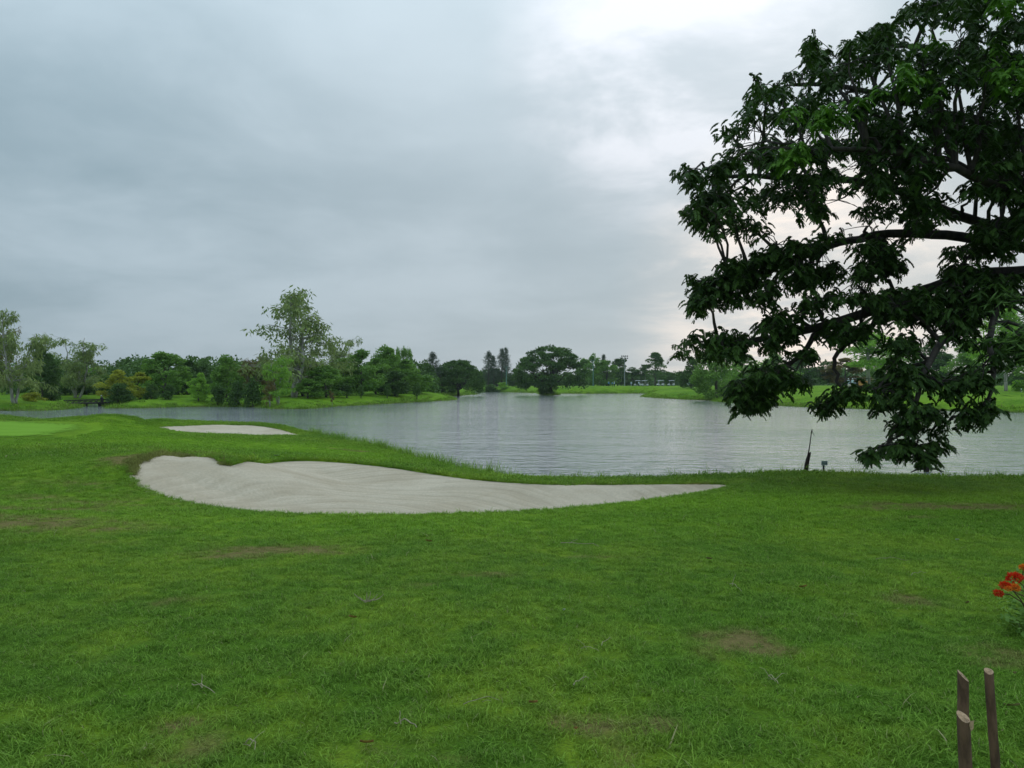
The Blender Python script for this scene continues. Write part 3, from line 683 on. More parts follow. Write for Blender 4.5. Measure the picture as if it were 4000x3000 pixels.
T = [ # name, kind, variant, px, D, top, width, label, group, leaf override
 ('eucalyptus_tree','euc',0,62,89,1215,215,'tall pale-trunked eucalyptus at the far left edge above the water',None),
 ('eucalyptus_tree','euc',1,-25,93,1285,170,'yellowish eucalyptus cut by the left edge of the picture','leaf_rust'),
 ('dark_tree','dense',0,165,104,1355,120,'dark tree just right of the tall eucalyptus at the left edge',None),
 ('eucalyptus_tree','euc',2,292,117,1318,185,'airy round-topped eucalyptus rising behind the footbridge',None),
 ('leafy_tree','broad',1,330,128,1425,190,'feathery mid-green tree under the airy eucalyptus behind the footbridge',None),
 ('leafy_tree','dense',2,225,122,1440,130,'dark green tree left of the airy eucalyptus trunk behind the footbridge',None),
 ('small_bush','bush',0,200,104,1518,60,'dark round bush on the bank left of the footbridge',None),
 ('yellow_shrub','bushb',1,128,94,1532,70,'yellow-green shrub at the waterside below the left eucalyptus','leaf_yellow'),
 ('yellow_tree','yellow',0,462,104,1447,125,'yellow-green bushy tree right of the footbridge, left of the pair',None),
 ('yellow_tree','yellow',1,548,108,1455,110,'yellow-green bushy tree right of the footbridge, right of the pair',None),
 ('shade_bush','bush',1,470,101,1498,80,'dark rounded shrub in front of the yellow-green trees',None),
 ('leafy_tree','broad',0,640,113,1378,190,'mid-green tree with ragged top right of the yellow-green trees',None),
 ('leafy_tree','bright',1,590,120,1440,110,'light green tree between the yellow-green trees and the ragged-topped one',None),
 ('dark_tree','dense',1,735,128,1408,120,'dark tree behind the thin pale sapling tree on the left bank',None),
 ('dark_tree','dense',3,800,132,1412,120,'dark round tree just left of the glossy dense tree on the left bank',None),
 ('sapling_tree','bright',2,776,103,1458,72,'small light green tree with thin pale stem on the left bank',None),
 ('glossy_tree','dense',4,882,109,1388,118,'dense glossy green tree with lumpy top on the left bank','leaf_mid'),
 ('waterside_bush','bush',2,925,101,1488,62,'dark clipped bush below the glossy dense tree',None),
 ('waterside_bush','bush',3,988,100,1478,70,'dark bush with thick foot left of the little headland',None),
 ('waterside_bush','bush',4,852,102,1505,50,'small dark bush at left foot of the glossy dense tree',None),
 ('waterside_bush','bush',0,592,103,1500,50,'low dark bush under the ragged-topped tree, left',None),
 ('waterside_bush','bush',2,660,103,1502,52,'low dark bush under the ragged-topped tree, right',None),
 ('eucalyptus_tree','euc',3,965,118,1395,120,'thin brownish eucalyptus left of the tallest tree','leaf_rust'),
 ('eucalyptus_tree','euc',4,1150,112,1131,440,'tallest open eucalyptus towering over the little headland',None),
 ('eucalyptus_tree','euc',5,1083,97,1395,120,'slender light green eucalyptus at the water on the headland tip','leaf_bright'),
 ('eucalyptus_tree','euc',1,1055,95.5,1480,50,'short rusty-leaved eucalyptus at the water on the headland tip','leaf_rust'),
 ('dark_tree','dense',5,1185,120,1395,190,'broad dark tree at the foot of the tallest eucalyptus',None),
 ('dark_tree','dense',2,1040,124,1405,130,'dark tree left behind the slender eucalyptus of the headland',None),
 ('leafy_tree','bright',0,1275,110,1428,150,'light green low tree right of the tallest eucalyptus','leaf_mid'),
 ('leafy_tree','broad',2,1200,106,1480,110,'low green tree standing before the broad dark tree',None),
 ('eucalyptus_tree','euc',2,1345,128,1322,125,'grey-green eucalyptus top right of the tallest tree',None),
 ('leafy_tree','broad',3,1345,122,1400,140,'leafy tree under the grey-green eucalyptus top',None),
 ('leafy_tree','bright',3,1415,122,1368,140,'bright green tree with slanting pale trunk on the headland','leaf_mid'),
 ('leafy_tree','broad',4,1470,130,1400,130,'green tree between the two bright-topped trees of the headland',None),
 ('leafy_tree','broad',5,1510,138,1355,130,'bright-topped tree left of the twin dark spires','leaf_mid'),
 ('spire_tree','creeper',1,1565,150,1357,44,'dark narrow spire tree, left of the twin spires',None),
 ('spire_tree','creeper',2,1593,150,1362,42,'dark narrow spire tree, right of the twin spires',None),
 ('leafy_tree','dense',0,1585,140,1408,170,'wide dark tree beneath the twin spires','leaf_mid'),
 ('leafy_tree','dense',1,1540,128,1450,120,'dark low tree behind the clipped shrubs',None),
 ('dark_tree','dense',3,1660,165,1408,90,'dark tree right of the wide one beneath the spires',None),
 ('casuarina_tree','casu',1,1693,180,1376,75,'single feathery casuarina behind the left umbrella tree',None),
 ('dark_tree','dense',4,1725,185,1428,90,'dark tree at the left shoulder of the left umbrella tree',None),
 ('umbrella_tree','umbrella',1,1790,190,1408,190,'spreading umbrella tree at the end of the headland, left of centre',None),
 ('casuarina_tree','casu',0,1908,300,1372,58,'feathery casuarina, leftmost of the far group by the green pole',None),
 ('casuarina_tree','casu',2,1928,302,1389,46,'shorter casuarina in the middle of the far group by the green pole',None),
 ('casuarina_tree','casu',1,1962,304,1362,58,'tall casuarina just left of the green pole',None),
 ('casuarina_tree','casu',3,1978,306,1358,44,'tall thin casuarina behind the green pole',None),
 ('dark_tree','dense',5,1940,312,1440,100,'dark low tree behind the far casuarinas',None),
 ('dark_tree','dense',0,2012,310,1440,60,'dark low tree right of the green pole',None),
 ('dark_tree','dense',2,2050,315,1452,80,'dark low tree at the left skirt of the big umbrella tree',None),
 ('shore_bush','bushb',0,1968,292,1494,46,'bright green bush at the far shore by the green pole',None),
 ('shore_bush','bush',1,1915,290,1502,60,'dark bush at the far shore below the casuarinas',None),
 ('shore_bush','bushb',2,1880,288,1506,50,'green bush at the far shore beside the end of the headland',None),
 ('umbrella_tree','umbrella',0,2150,206,1355,258,'great dome-shaped umbrella tree standing at the water in the centre',None),
 ('creeper_mass','creeper',0,2135,205,1462,75,'dark leafy mass hiding the foot of the great umbrella tree','leaf_dark'),
 ('leafy_tree','broad',1,2318,320,1384,70,'bright-topped far tree just right of the great umbrella tree',None),
 ('leafy_tree','broad',0,2282,326,1402,70,'far tree at the right skirt of the great umbrella tree',None),
 ('casuarina_tree','casu',2,2357,330,1385,40,'far spiky casuarina between two rounded trees',None),
 ('leafy_tree','bright',2,2370,316,1408,90,'light green rounded far tree behind the golfers','leaf_mid'),
 ('dark_tree','dense',1,2412,330,1402,70,'dark rounded far tree left of the floodlight mast',None),
 ('thin_tree','sparse',0,2428,318,1396,32,'thin sparse tree touching the floodlight mast',None),
 ('leafy_tree','dense',3,2470,318,1436,110,'wide dark tree behind the parked carts',None),
 ('thin_tree','sparse',1,2519,312,1424,32,'thin pale-stemmed tree between the wide dark tree and the layered one',None),
 ('layered_tree','layered',0,2560,304,1378,100,'large dark layered tree above the parked carts',None),
 ('dark_tree','dense',4,2622,330,1455,50,'small dark far tree right of the layered tree',None),
 ('dark_tree','dense',5,2662,335,1458,50,'small far tree in the gap before the ivy-clad tree',None),
 ('dark_tree','dense',0,2700,200,1395,90,'dark tree left of the ivy-clad tree on the right bank',None),
 ('ivy_tree','creeper',0,2798,140,1372,165,'ivy-clad tree reaching down to the water on the right bank',None),
 ('leafy_tree','bright',1,2905,165,1385,150,'light tree right behind the ivy-clad tree','leaf_mid'),
 ('dark_tree','dense',2,3020,190,1380,160,'dark background tree seen under the hanging branches, left','leaf_mid'),
 ('dark_tree','dense',3,3160,200,1360,160,'dark background tree seen under the hanging branches, middle',None),
 ('tall_tree','tall',0,3390,162,1300,210,'tall grey-trunked tree beside the small kiosk',None),
 ('dark_tree','dense',5,3300,195,1400,170,'brownish dark tree behind the small kiosk','leaf_rust'),
 ('dark_tree','dense',1,3500,200,1390,180,'dark tree right of the kiosk trunk','leaf_mid'),
 ('dark_tree','dense',4,3640,190,1340,170,'dark tree behind the thick of the hanging branches',None),
 ('leafy_tree','broad',2,3780,170,1330,150,'green background tree left of the thick pale trunk',None),
 ('tall_tree','tall',1,3930,124,1200,200,'tree with thick pale-and-brown trunk on the right bank',None),
 ('dark_tree','dense',2,4010,180,1360,180,'dark background tree at the right edge',None),
 ('leafy_tree','bright',0,4070,110,1300,140,'green tree beyond the right edge of the picture','leaf_mid'),
 ('small_bush','bushb',1,3725,118,1488,28,'tiny young bush on the right bank under the branches',None),
 ('small_bush','bushb',2,3980,115,1485,40,'small bright bush at the right edge near the thick trunk',None),
]
for (nm, kd, vr, px, D, top, wd, lab, lf) in T:
    far_tree(nm, kd, vr, px, D, top, wd, lab, 'bush' if 'bush' in nm or 'shrub' in nm else 'tree', None, lf)
TOP = [(1355, 112, 1497, 42, 'roundest and largest clipped shrub, leftmost of the row on the headland'), (1410, 115, 1505, 26, 'slim clipped shrub, second from left on the headland'),
       (1513, 122, 1500, 27, 'clipped column shrub in the middle of the headland row'), (1551, 126, 1500, 23, 'slim clipped shrub right of the middle of the headland row'),
       (1589, 135, 1502, 23, 'small clipped shrub set back in the headland row'), (1628, 130, 1494, 32, 'wide-topped clipped shrub, rightmost of the headland row')]
for i, (px, D, top, wd, lab) in enumerate(TOP):
    far_tree('clipped_shrub', 'topiary', i % 3, px, D, top, wd, lab, 'shrub', 'clipped shrubs along the headland')
far_tree('staked_sapling', 'sparse', 2, 1297, 99, 1528, 18, 'thin rusty sapling at the water edge of the headland', 'sapling', None, 'leaf_rust')

# undergrowth behind the left bank, one unbroken mass
rg = np.random.default_rng(9); cl = []
for i in range(900):
    px = rg.uniform(-350, 1700); D = rg.uniform(124, 165) if px < 1130 else rg.uniform(155, 180); xx = (px - CX) * D / F; s_ = rg.uniform(.8, 1.7)
    h_ = 3.6 + 4.2 * (fbm(np.array([px / 70.]), np.array([3.0]), 3)[0] + .4); cl.append(((xx, D, fz(xx, D) + rg.uniform(0, 1) * h_), (s_, s_, s_ * .8)))
V, Fq, cv = clump_leaves(rg, cl, 60, .55, .4, .1, .5, .3)
tag(link('thicket', mesh_np('thicket', V, Fq, M['leaf_dark'], False, cv)), 'dark undergrowth behind the trees of the left bank', 'thicket', None, 'stuff')

# far woodland that reads as one mass
rg = np.random.default_rng(5); cl = []
for i in range(1500):
    a = rg.uniform(-.72, .72); D = rg.uniform(345, 470); s = rg.uniform(1.4, 2.8); xx = math.tan(a) * D
    hgt = 6.0 + 4.0 * fbm(np.array([xx * .03]), np.array([D * .01]), 3)[0] * 2 + (1.5 if a < -.25 else 0)
    cl.append(((xx, D, .6 + rg.uniform(0.0, 1) ** .7 * hgt), (s, s, s * .75)))
V, Fq, cv = clump_leaves(rg, cl, 46, 1.5, 1.1, .1, .5, .3)
tag(link('distant_woodland', mesh_np('distant_woodland', V, Fq, M['leaf_dark'], False, cv)), 'far belt of dark woodland closing the horizon', 'woodland', None, 'stuff')

# ------------------------------------------------------------------ grass
def tuft(name, n, rad, h0, h1, wd, lean, seed):
    """a patch of bent blades; every blade is three quads tapering to a tip"""
    rg = np.random.default_rng(seed); V, Fs, cv = [], [], []
    for i in range(n):
        q = rg.uniform(0, 6.28); r = rad * math.sqrt(rg.uniform(0, 1)); b = np.array((r * math.cos(q), r * math.sin(q), -.008))
        a = rg.uniform(0, 6.28); d = np.array((math.cos(a), math.sin(a), 0)); s = np.array((-d[1], d[0], 0)) if rg.random() < .5 else np.array((1.0, 0, 0))
        h = rg.uniform(h0, h1); ln = lean * rg.uniform(.3, 1.4) * h; k = len(V); w0 = wd * rg.uniform(.6, 1.3)
        for t, ww in ((0, 1.0), (.45, .85), (.8, .5)):
            c = b + d * ln * t ** 1.8 + np.array((0, 0, h * (t - .28 * min(1.2, ln / h) * t * t)))
            V += [c - s * w0 * ww / 2, c + s * w0 * ww / 2]
        c = b + d * ln + np.array((0, 0, h * (1 - .34 * min(1.2, ln / h)))); V += [c]
        Fs += [(k, k + 1, k + 3, k + 2), (k + 2, k + 3, k + 5, k + 4), (k + 4, k + 5, k + 6)]
        cv += [float(rg.uniform(0, 1))] * 7
    me = bpy.data.meshes.new(name); me.from_pydata([tuple(map(float, p)) for p in V], [], Fs)
    at = me.attributes.new('v', 'FLOAT', 'POINT'); at.data.foreach_set('value', np.array(cv, np.float32))
    me.materials.append(M['blade']); me.update()
    return bpy.data.objects.new(name, me)

def instancer(name, pts, protos, scl, label, tilt=0.15, seed=1, dry=None, tint=None, which=None):
    col = bpy.data.collections.new(name + '_source')
    for p in protos: col.objects.link(p)
    n = len(pts); rg = np.random.default_rng(seed)
    me = bpy.data.meshes.new(name); me.vertices.add(n); me.vertices.foreach_set('co', np.asarray(pts, np.float32).ravel())
    def fa(nm, a): me.attributes.new(nm, 'FLOAT', 'POINT').data.foreach_set('value', np.asarray(a, np.float32))
    fa('scl', scl); fa('dry', dry if dry is not None else np.zeros(n)); fa('tint', tint if tint is not None else np.zeros(n))
    me.attributes.new('rot', 'FLOAT_VECTOR', 'POINT').data.foreach_set('vector', np.c_[rg.normal(size=(n, 2)) * tilt, rg.uniform(0, 6.28, n)].astype(np.float32).ravel())
    me.attributes.new('idx', 'INT', 'POINT').data.foreach_set('value', (which if which is not None else rg.integers(0, len(protos), n)).astype(np.int32))
    me.materials.append(M['blade']); me.update()
    o = link(name, me); tag(o, label, 'grass', None, 'stuff')
    ng = bpy.data.node_groups.new(name, 'GeometryNodeTree')
    ng.interface.new_socket('Geometry', in_out='INPUT', socket_type='NodeSocketGeometry'); ng.interface.new_socket('Geometry', in_out='OUTPUT', socket_type='NodeSocketGeometry')
    h = G(ng); gi = h.n('NodeGroupInput'); go = h.n('NodeGroupOutput')
    ci = h.n('GeometryNodeCollectionInfo', {'Collection': col, 'Separate Children': True, 'Reset Children': True})
    def na(nm, ty): return h.n('GeometryNodeInputNamedAttribute', {'Name': nm}, data_type=ty).outputs[0]
    e2r = h.n('FunctionNodeEulerToRotation', {0: na('rot', 'FLOAT_VECTOR')})
    io = h.n('GeometryNodeInstanceOnPoints', {'Points': gi.outputs[0], 'Instance': ci.outputs[0], 'Pick Instance': True, 'Instance Index': na('idx', 'INT'), 'Rotation': e2r.outputs[0], 'Scale': na('scl', 'FLOAT')})
    ng.links.new(io.outputs[0], go.inputs[0])
    md = o.modifiers.new('tufts', 'NODES'); md.node_group = ng
    return o

def land_pts(n, ylo, yhi, seed, k=0.74, pad=1.6):
    rg = np.random.default_rng(seed); out_x, out_y = [], []
    while sum(map(len, out_x)) < n:
        y = rg.uniform(ylo, yhi, n); x = rg.uniform(-1, 1, n) * (k * yhi + pad); ok = np.abs(x) < k * y + pad
        x, y = x[ok], y[ok]
        ok = pip(x, y, near_poly) | (sdist(x, y, near_poly) < .5)
        for pl in (b1, b2): ok &= ~pip(x, y, pl)
        ok &= ~(pip(x, y, gp) & (sdist(x, y, gp) > .25))
        out_x.append(x[ok]); out_y.append(y[ok])
    x = np.concatenate(out_x)[:n]; y = np.concatenate(out_y)[:n]
    return x, y
near_t = [tuft('grass_tuft', 52, .080, .016, .048, .0052, 1.3, 20 + i) for i in range(6)] + [tuft('long_tuft', 30, .07, .045, .11, .0055, 1.3, 40 + i) for i in range(3)]
x, y = land_pts(21000, 2.2, 9.0, 3); x2, y2 = land_pts(15000, 9.0, 17.5, 4)
x = np.r_[x, x2]; y = np.r_[y, y2]
dr = dry_f(x, y); tn = tint_f(x, y); long_f = np.clip(fbm(x * .9 + 5, y * .9, 3) * 2.2 + np.exp(-((x - 1.0) / 1.3) ** 2 - ((y - 3.2) / 1.0) ** 2) * .9 + np.exp(-((x - 2.6) / 1.2) ** 2 - ((y - 3.6) / .7) ** 2) * .4, 0, 1)
keep = rng.random(len(x)) > np.clip(dr - .45, 0, .35); x, y, dr, tn, long_f = x[keep], y[keep], dr[keep], tn[keep], long_f[keep]
which = np.where(rng.random(len(x)) < long_f * .08, 6 + rng.integers(0, 3, len(x)), rng.integers(0, 6, len(x)))
scl = rng.uniform(.6, 1.0, len(x)) * (1 + .35 * long_f) * np.where(y > 9, 1.35, 1.0) * (1 - .35 * dr)
instancer('lawn_grass', np.c_[x, y, near_z(x, y)], near_t, scl, 'short green lawn grass across the foreground', .15, 2, dr, tn, which)
far_t = [tuft('rough_tuft', 60, .22, .03, .07, .012, 1.0, 60 + i) for i in range(5)]
x, y = land_pts(15000, 16.5, 48, 8)
rz = np.where(rng.random(len(x)) < .9, 1.0, 1.5)
instancer('rough_grass', np.c_[x, y, near_z(x, y)], far_t, rng.uniform(.6, 1.1, len(x)) * rz * np.clip(1.2 - tint_f(x, y) * .7, .4, 1.2), 'mown rough grass between the bunkers and the lake', .12, 5, dry_f(x, y), tint_f(x, y))
# fringes hanging over the bunker lips and the edge of the bank
def along(poly, n, jit, closed=True, seed=1):
    rg = np.random.default_rng(seed); P = np.asarray(poly); Q = np.roll(P, -1, 0) if closed else P[1:]; P0 = P if closed else P[:-1]
    L = np.linalg.norm(Q - P0, axis=1); i = rg.choice(len(L), n, p=L / L.sum()); t = rg.random(n)[:, None]
    return (P0[i] * (1 - t) + Q[i] * t + rg.normal(size=(n, 2)) * jit)
lip = np.r_[along(b1, 2600, .05, seed=3), along(b2, 700, .06, seed=4)]
lip_t = [tuft('lip_tuft', 22, .06, .03, .085, .006, 1.1, 80 + i) for i in range(4)]
x, y = lip[:, 0], lip[:, 1]; zz = tps(x, y) - .02
instancer('bunker_fringe', np.c_[x, y, zz], lip_t, rng.uniform(.45, 1.0, len(x)) * np.where((x > 1.5) & (y < 16.5), .6, 1.0), 'ragged grass fringe hanging over the bunker edges', .3, 6, dry_f(x, y) , tint_f(x, y))
rt_ = chaikin([on_ground(*p)[:2] for p in ((487, 1838), (482, 1815), (503, 1793), (560, 1774), (640, 1767), (720, 1768), (790, 1783), (860, 1799))], 2, False)
e = along(rt_, 1900, .05, False, 21); e = e + .13 * unit(b1.mean(0) - e); x, y = e[:, 0], e[:, 1]
instancer('root_mat', np.c_[x, y, tps(x, y) - .07], lip_t, rng.uniform(.7, 1.4, len(x)), 'brown dry roots hanging from the left lip of the large bunker', .6, 22, np.full(len(x), 1.0), np.zeros(len(x)))
rimw = np.array(rim)
e = along(rimw, 3800, .28, False, 7); x, y = e[:, 0], e[:, 1]; ok = ~(pip(x, y, b1) | pip(x, y, b2)); x, y = x[ok], y[ok]
instancer('bank_fringe', np.c_[x, y, base_z(x, y)], far_t, rng.uniform(.5, 1.1, len(x)), 'grass fringe along the top of the near bank', .2, 9, dry_f(x, y) * .3, tint_f(x, y) * .6)
reed_t = [tuft('reed', 12, .16, .25, .62, .013, .45, 90 + i) for i in range(4)]
rs = np.array([PZ(*c)[:2] for c in ((1180, 1688, -.80), (1300, 1712, -.86), (1400, 1735, -.88), (1500, 1764, -.9), (1600, 1788, -.92), (1700, 1815, -.9), (1800, 1837, -.85), (1930, 1856, -.82))])
e = along(rs, 620, .0, False, 11); off = np.abs(rng.normal(size=len(e))) * .7 + .35
e = e + np.c_[off * .75, off * .66]; x, y = e[:, 0], e[:, 1]
rs2 = along(np.array(rim[15:24]), 90, .0, False, 12) + np.c_[np.zeros(90), rng.uniform(.2, .9, 90)]
x = np.r_[x, rs2[:, 0]]; y = np.r_[y, rs2[:, 1]]; sc_ = np.r_[rng.uniform(.5, 1.15, len(e)), rng.uniform(.35, .75, 90)]
instancer('shore_reeds', np.c_[x, y, np.maximum(base_z(x, y), WATER - .1)], reed_t, sc_, 'tall reeds growing up from the near water edge', .12, 13, np.zeros(len(x)), rng.uniform(0, .5, len(x)))
# rough grass along the far waterline
fs = np.array([PW(*p) for p in SH]); bank_t = [tuft('bank_tuft', 34, .55, .15, .42, .05, .7, 110 + i) for i in range(4)]
e = along(fs, 5200, 1.0, False, 15); x, y = e[:, 0], e[:, 1]; zz = far_z(x, y); ok = zz > WATER - .12; x, y, zz = x[ok], y[ok], zz[ok]
instancer('far_bank_grass', np.c_[x, y, zz], bank_t, rng.uniform(.5, 1.2, len(x)), 'rough grass along the far waterline', .1, 16, rng.uniform(0, .35, len(x)), rng.uniform(0, .6, len(x)))

# ------------------------------------------------------------------ the big tree on the right
def compound_leaves(rg, B, az, el, ln, npair=6, pin=0.52, pw=0.34):
    """drooping feather leaves: rachis bends down, paired blades hang from it"""
    n = len(B); d = np.c_[np.cos(az) * np.cos(el), np.sin(az) * np.cos(el), np.sin(el)]
    side = np.c_[-np.sin(az), np.cos(az), np.zeros(n)]; dn = np.array((0, 0, -1.0)); Vs, cs = [], []
    cv = rg.uniform(0, 1, n)
    for i in range(npair):
        t = .22 + .74 * i / (npair - 1); p = B + d * (ln * t)[:, None] + dn * (ln * .85 * t * t)[:, None]
        tang = unit(d + dn * 1.7 * t)
        for s in (-1, 1):
            ax = unit(side * s * (.95 - .35 * t) + tang * (.35 + .4 * t) + dn * (.45 + .25 * rg.random(n))[:, None] + rg.normal(size=(n, 3)) * .12)
            sd = unit(np.cross(ax, np.cross(tang, ax) + rg.normal(size=(n, 3)) * .25))
            V, _ = leaf_quads(p, ax, tang * .8 + sd * .35, ln * pin * (1.05 - .35 * abs(t - .5)) * rg.uniform(.8, 1.15, n), ln * pw * rg.uniform(.85, 1.25, n))
            Vs.append(V); cs.append(np.repeat(np.clip(cv + rg.normal(size=n) * .15, 0, 1), 4))
    V = np.concatenate(Vs); return V, np.arange(len(V)).reshape(-1, 4), np.concatenate(cs)

def spray(rg, centres, size, k=8):
    """k compound leaves fanning out from every centre"""
    n = len(centres); B = np.repeat(centres, k, 0); az = rg.uniform(0, 6.28, n * k); el = rg.uniform(-.1, .7, n * k)
    ln = np.repeat(np.broadcast_to(size, n), k) * rg.uniform(.7, 1.25, n * k)
    B = B + rg.normal(size=B.shape) * .07
    return compound_leaves(rg, B, az, el, ln)

rg = np.random.default_rng(31)
root = empty('rain_tree', (16.2, 17.2, float(base_z(np.array([16.2]), np.array([17.2]))[0])))
tag(root, 'huge dark spreading tree hanging in from the right over the lake', 'tree')
ro = np.array(root.location)
TR = [np.array(root.location) - (0, 0, .4), np.array((16.1, 17.2, .8)), np.array((15.9, 17.1, 2.2)), np.array((15.5, 17.0, 3.4))]
tb = MB(); tb.tube([p - ro for p in TR], [.62, .46, .42, .40], 12); tb.build('trunk', M['bark_dark'], root, True)
LIMBS = [  # picture points with distance; the first starts at the fork
 ([(4250, 1085, 16.8), (3960, 1062, 16.4), (3760, 1085, 16.0), (3560, 1150, 15.6), (3400, 1215, 15.3), (3200, 1280, 15.0), (3000, 1325, 14.7), (2820, 1345, 14.4)], .24),
 ([(4300, 1000, 17.2), (4000, 905, 17.4), (3780, 860, 17.4), (3560, 760, 17.2), (3320, 700, 17.0), (3060, 690, 16.6), (2800, 690, 16.2)], .20),
 ([(4200, 1020, 16.6), (3850, 935, 16.0), (3600, 912, 15.8), (3380, 918, 15.6), (3210, 968, 15.3), (3060, 1040, 15.0), (2860, 1105, 14.8)], .17),
 ([(4350, 780, 18.0), (4120, 560, 18.6), (3860, 470, 19.0), (3600, 420, 19.0), (3300, 330, 18.8), (3080, 330, 18.6)], .20),
 ([(4400, 650, 18.2), (4200, 330, 18.8), (3900, 230, 19.2), (3600, 180, 19.2), (3350, 170, 19.0)], .17),
 ([(4450, 500, 18), (4350, 150, 18.4), (4150, -40, 18.6), (3900, -120, 18.6)], .16),
 ([(4250, 900, 15.6), (3960, 760, 14.6), (3700, 640, 14.2), (3420, 580, 14.0), (3150, 590, 13.8)], .15),
 ([(4150, 1130, 15.6), (3900, 1190, 14.8), (3720, 1290, 14.2), (3620, 1420, 13.6), (3570, 1560, 13.3), (3590, 1680, 13.2)], .10),
 ([(3900, 1180, 14.8), (3860, 1320, 13.8), (3890, 1480, 13.4), (3840, 1600, 13.2)], .06),
 ([(3440, 1240, 15.2), (3330, 1330, 14.8), (3260, 1380, 14.6), (3270, 1480, 14.4), (3300, 1540, 14.2)], .05),
 ([(3200, 1290, 15.0), (3120, 1400, 14.8), (3010, 1480, 14.6), (2890, 1530, 14.4)], .05),
 ([(4700, 700, 14.5), (4500, 300, 12.5), (4300, 0, 11.5)], .15), ([(5000, 900, 18), (5400, 500, 19), (5800, 300, 20)], .2), ([(4800, 800, 20), (4800, 300, 23), (4700, 0, 25)], .2)]
fork = TR[-1]; LP = []
for L, r in LIMBS:
    P = [PD(*p) for p in L]; r = r if r < .09 else max(.092, r * .78)
    if r > .09: P = [fork] + P
    P = list(chaikin(P, 2, False)); n = len(P); LP += [(p, r * (1 - .8 * i / n)) for i, p in enumerate(P)]
    mb = MB(); mb.tube([p - ro + rg.normal(size=3) * .015 for p in P], [r * (1 - .85 * i / (n - 1)) + .012 for i in range(n)], 7); mb.build('limb', M['bark_dark'], root, True)
LPp = np.array([p for p, _ in LP])
# foliage layers as seen from the lawn: outline, how many sprays, distance range
LAY = [
 ([(3480, 60), (3560, 20), (3700, -40), (4100, -200), (4600, -200), (4600, 520), (4000, 560), (3600, 540), (3400, 560), (3200, 600), (3000, 640), (2870, 600), (2830, 520), (2880, 430), (2940, 380), (2930, 300), (3060, 280), (3140, 300), (3160, 130), (3200, 140), (3220, 270), (3290, 240), (3290, 170), (3420, 110)], 1380, 13.5, 19.5),
 ([(2655, 680), (2700, 655), (2800, 650), (2860, 600), (3000, 600), (3400, 540), (4600, 500), (4600, 900), (3900, 900), (3700, 850), (3500, 860), (3200, 850), (3000, 900), (2860, 930), (2740, 905), (2690, 850), (2730, 790), (2760, 760), (2690, 730)], 800, 13.5, 18.5),
 ([(2690, 1140), (2730, 1095), (2900, 1020), (3060, 950), (3300, 900), (3700, 870), (4600, 900), (4600, 1180), (3900, 1130), (3700, 1080), (3500, 1060), (3300, 1090), (3150, 1120), (3040, 1150), (2970, 1190), (2860, 1165), (2780, 1190), (2690, 1215), (2760, 1160)], 560, 14.0, 16.5),
 ([(2650, 1365), (2760, 1335), (2900, 1290), (3030, 1230), (3080, 1180), (3250, 1150), (3500, 1140), (3800, 1120), (4600, 1150), (4600, 1330), (4000, 1330), (3800, 1300), (3600, 1270), (3400, 1300), (3260, 1330), (3180, 1350), (3170, 1480), (3090, 1530), (2980, 1500), (2860, 1560), (2830, 1535), (2900, 1480), (2990, 1430), (2940, 1390), (2790, 1390), (2700, 1400)], 680, 13.8, 15.8),
 ([(3440, 1340), (3600, 1290), (3950, 1290), (4600, 1330), (4600, 1420), (3880, 1420), (3860, 1520), (3760, 1540), (3660, 1500), (3580, 1500), (3500, 1560), (3430, 1600), (3400, 1560), (3450, 1450)], 170, 13.2, 14.6),
]
cent, idl = [], []
for li, (poly, n, d0, d1) in enumerate(LAY):
    poly = np.array(poly, float); lo, hi = poly.min(0), poly.max(0); got = 0
    while got < n:
        px = rg.uniform(lo[0], hi[0], 400); py = rg.uniform(lo[1], hi[1], 400)
        px += 14 * rg.normal(size=400) ; ok = pip(px, py, poly)
        hole = fbm(px / 150. + 31, py / 46. + 7 * li, 3); ok &= hole > (-.09, -.03, .02, .0, .02)[li]
        px, py = px[ok], py[ok]; D = rg.uniform(d0, d1, len(px))
        for a, b, c in zip(px, py, D):
            if got < n: cent.append(PD(a, b, c)); idl.append((a, b, li)); got += 1
DROOP = [(3600, 1740, 95, 60, 16), (3530, 1690, 45, 30, 14), (3640, 1640, 30, 25, 9), (3800, 1640, 45, 30, 11), (3850, 1600, 40, 30, 10), (3290, 1560, 55, 22, 10), (3230, 1600, 30, 20, 8), (2960, 1570, 45, 30, 18), (2900, 1600, 25, 15, 6), (2945, 1600, 20, 14, 5),
         (3480, 1580, 60, 30, 8), (3560, 1620, 50, 30, 8), (3720, 1520, 50, 40, 9), (3790, 1500, 60, 30, 10), (3400, 1790, 28, 14, 7), (3480, 1770, 35, 20, 9), (3620, 1800, 30, 12, 6), (3350, 1540, 40, 15, 8), (2770, 1130, 80, 32, 24), (2900, 1085, 90, 40, 30), (3030, 1020, 90, 40, 26), (2740, 1195, 55, 18, 12), (2840, 1180, 50, 18, 10), (2800, 1350, 110, 26, 26), (2690, 700, 40, 26, 10), (2720, 860, 50, 30, 14), (2780, 800, 60, 30, 14)]
dro = []
for px, py, sx_, sy_, n in DROOP:
    for _ in range(n):
        a, b = px + rg.uniform(-1, 1) * sx_, py + rg.uniform(-1, 1) * sy_; dro.append(PD(a, b - 18, rg.uniform(13.0, 13.7) if px > 3300 else rg.uniform(14.1, 15.0)))
cent = np.array(cent); dro = np.array(dro); idl = np.array(idl)
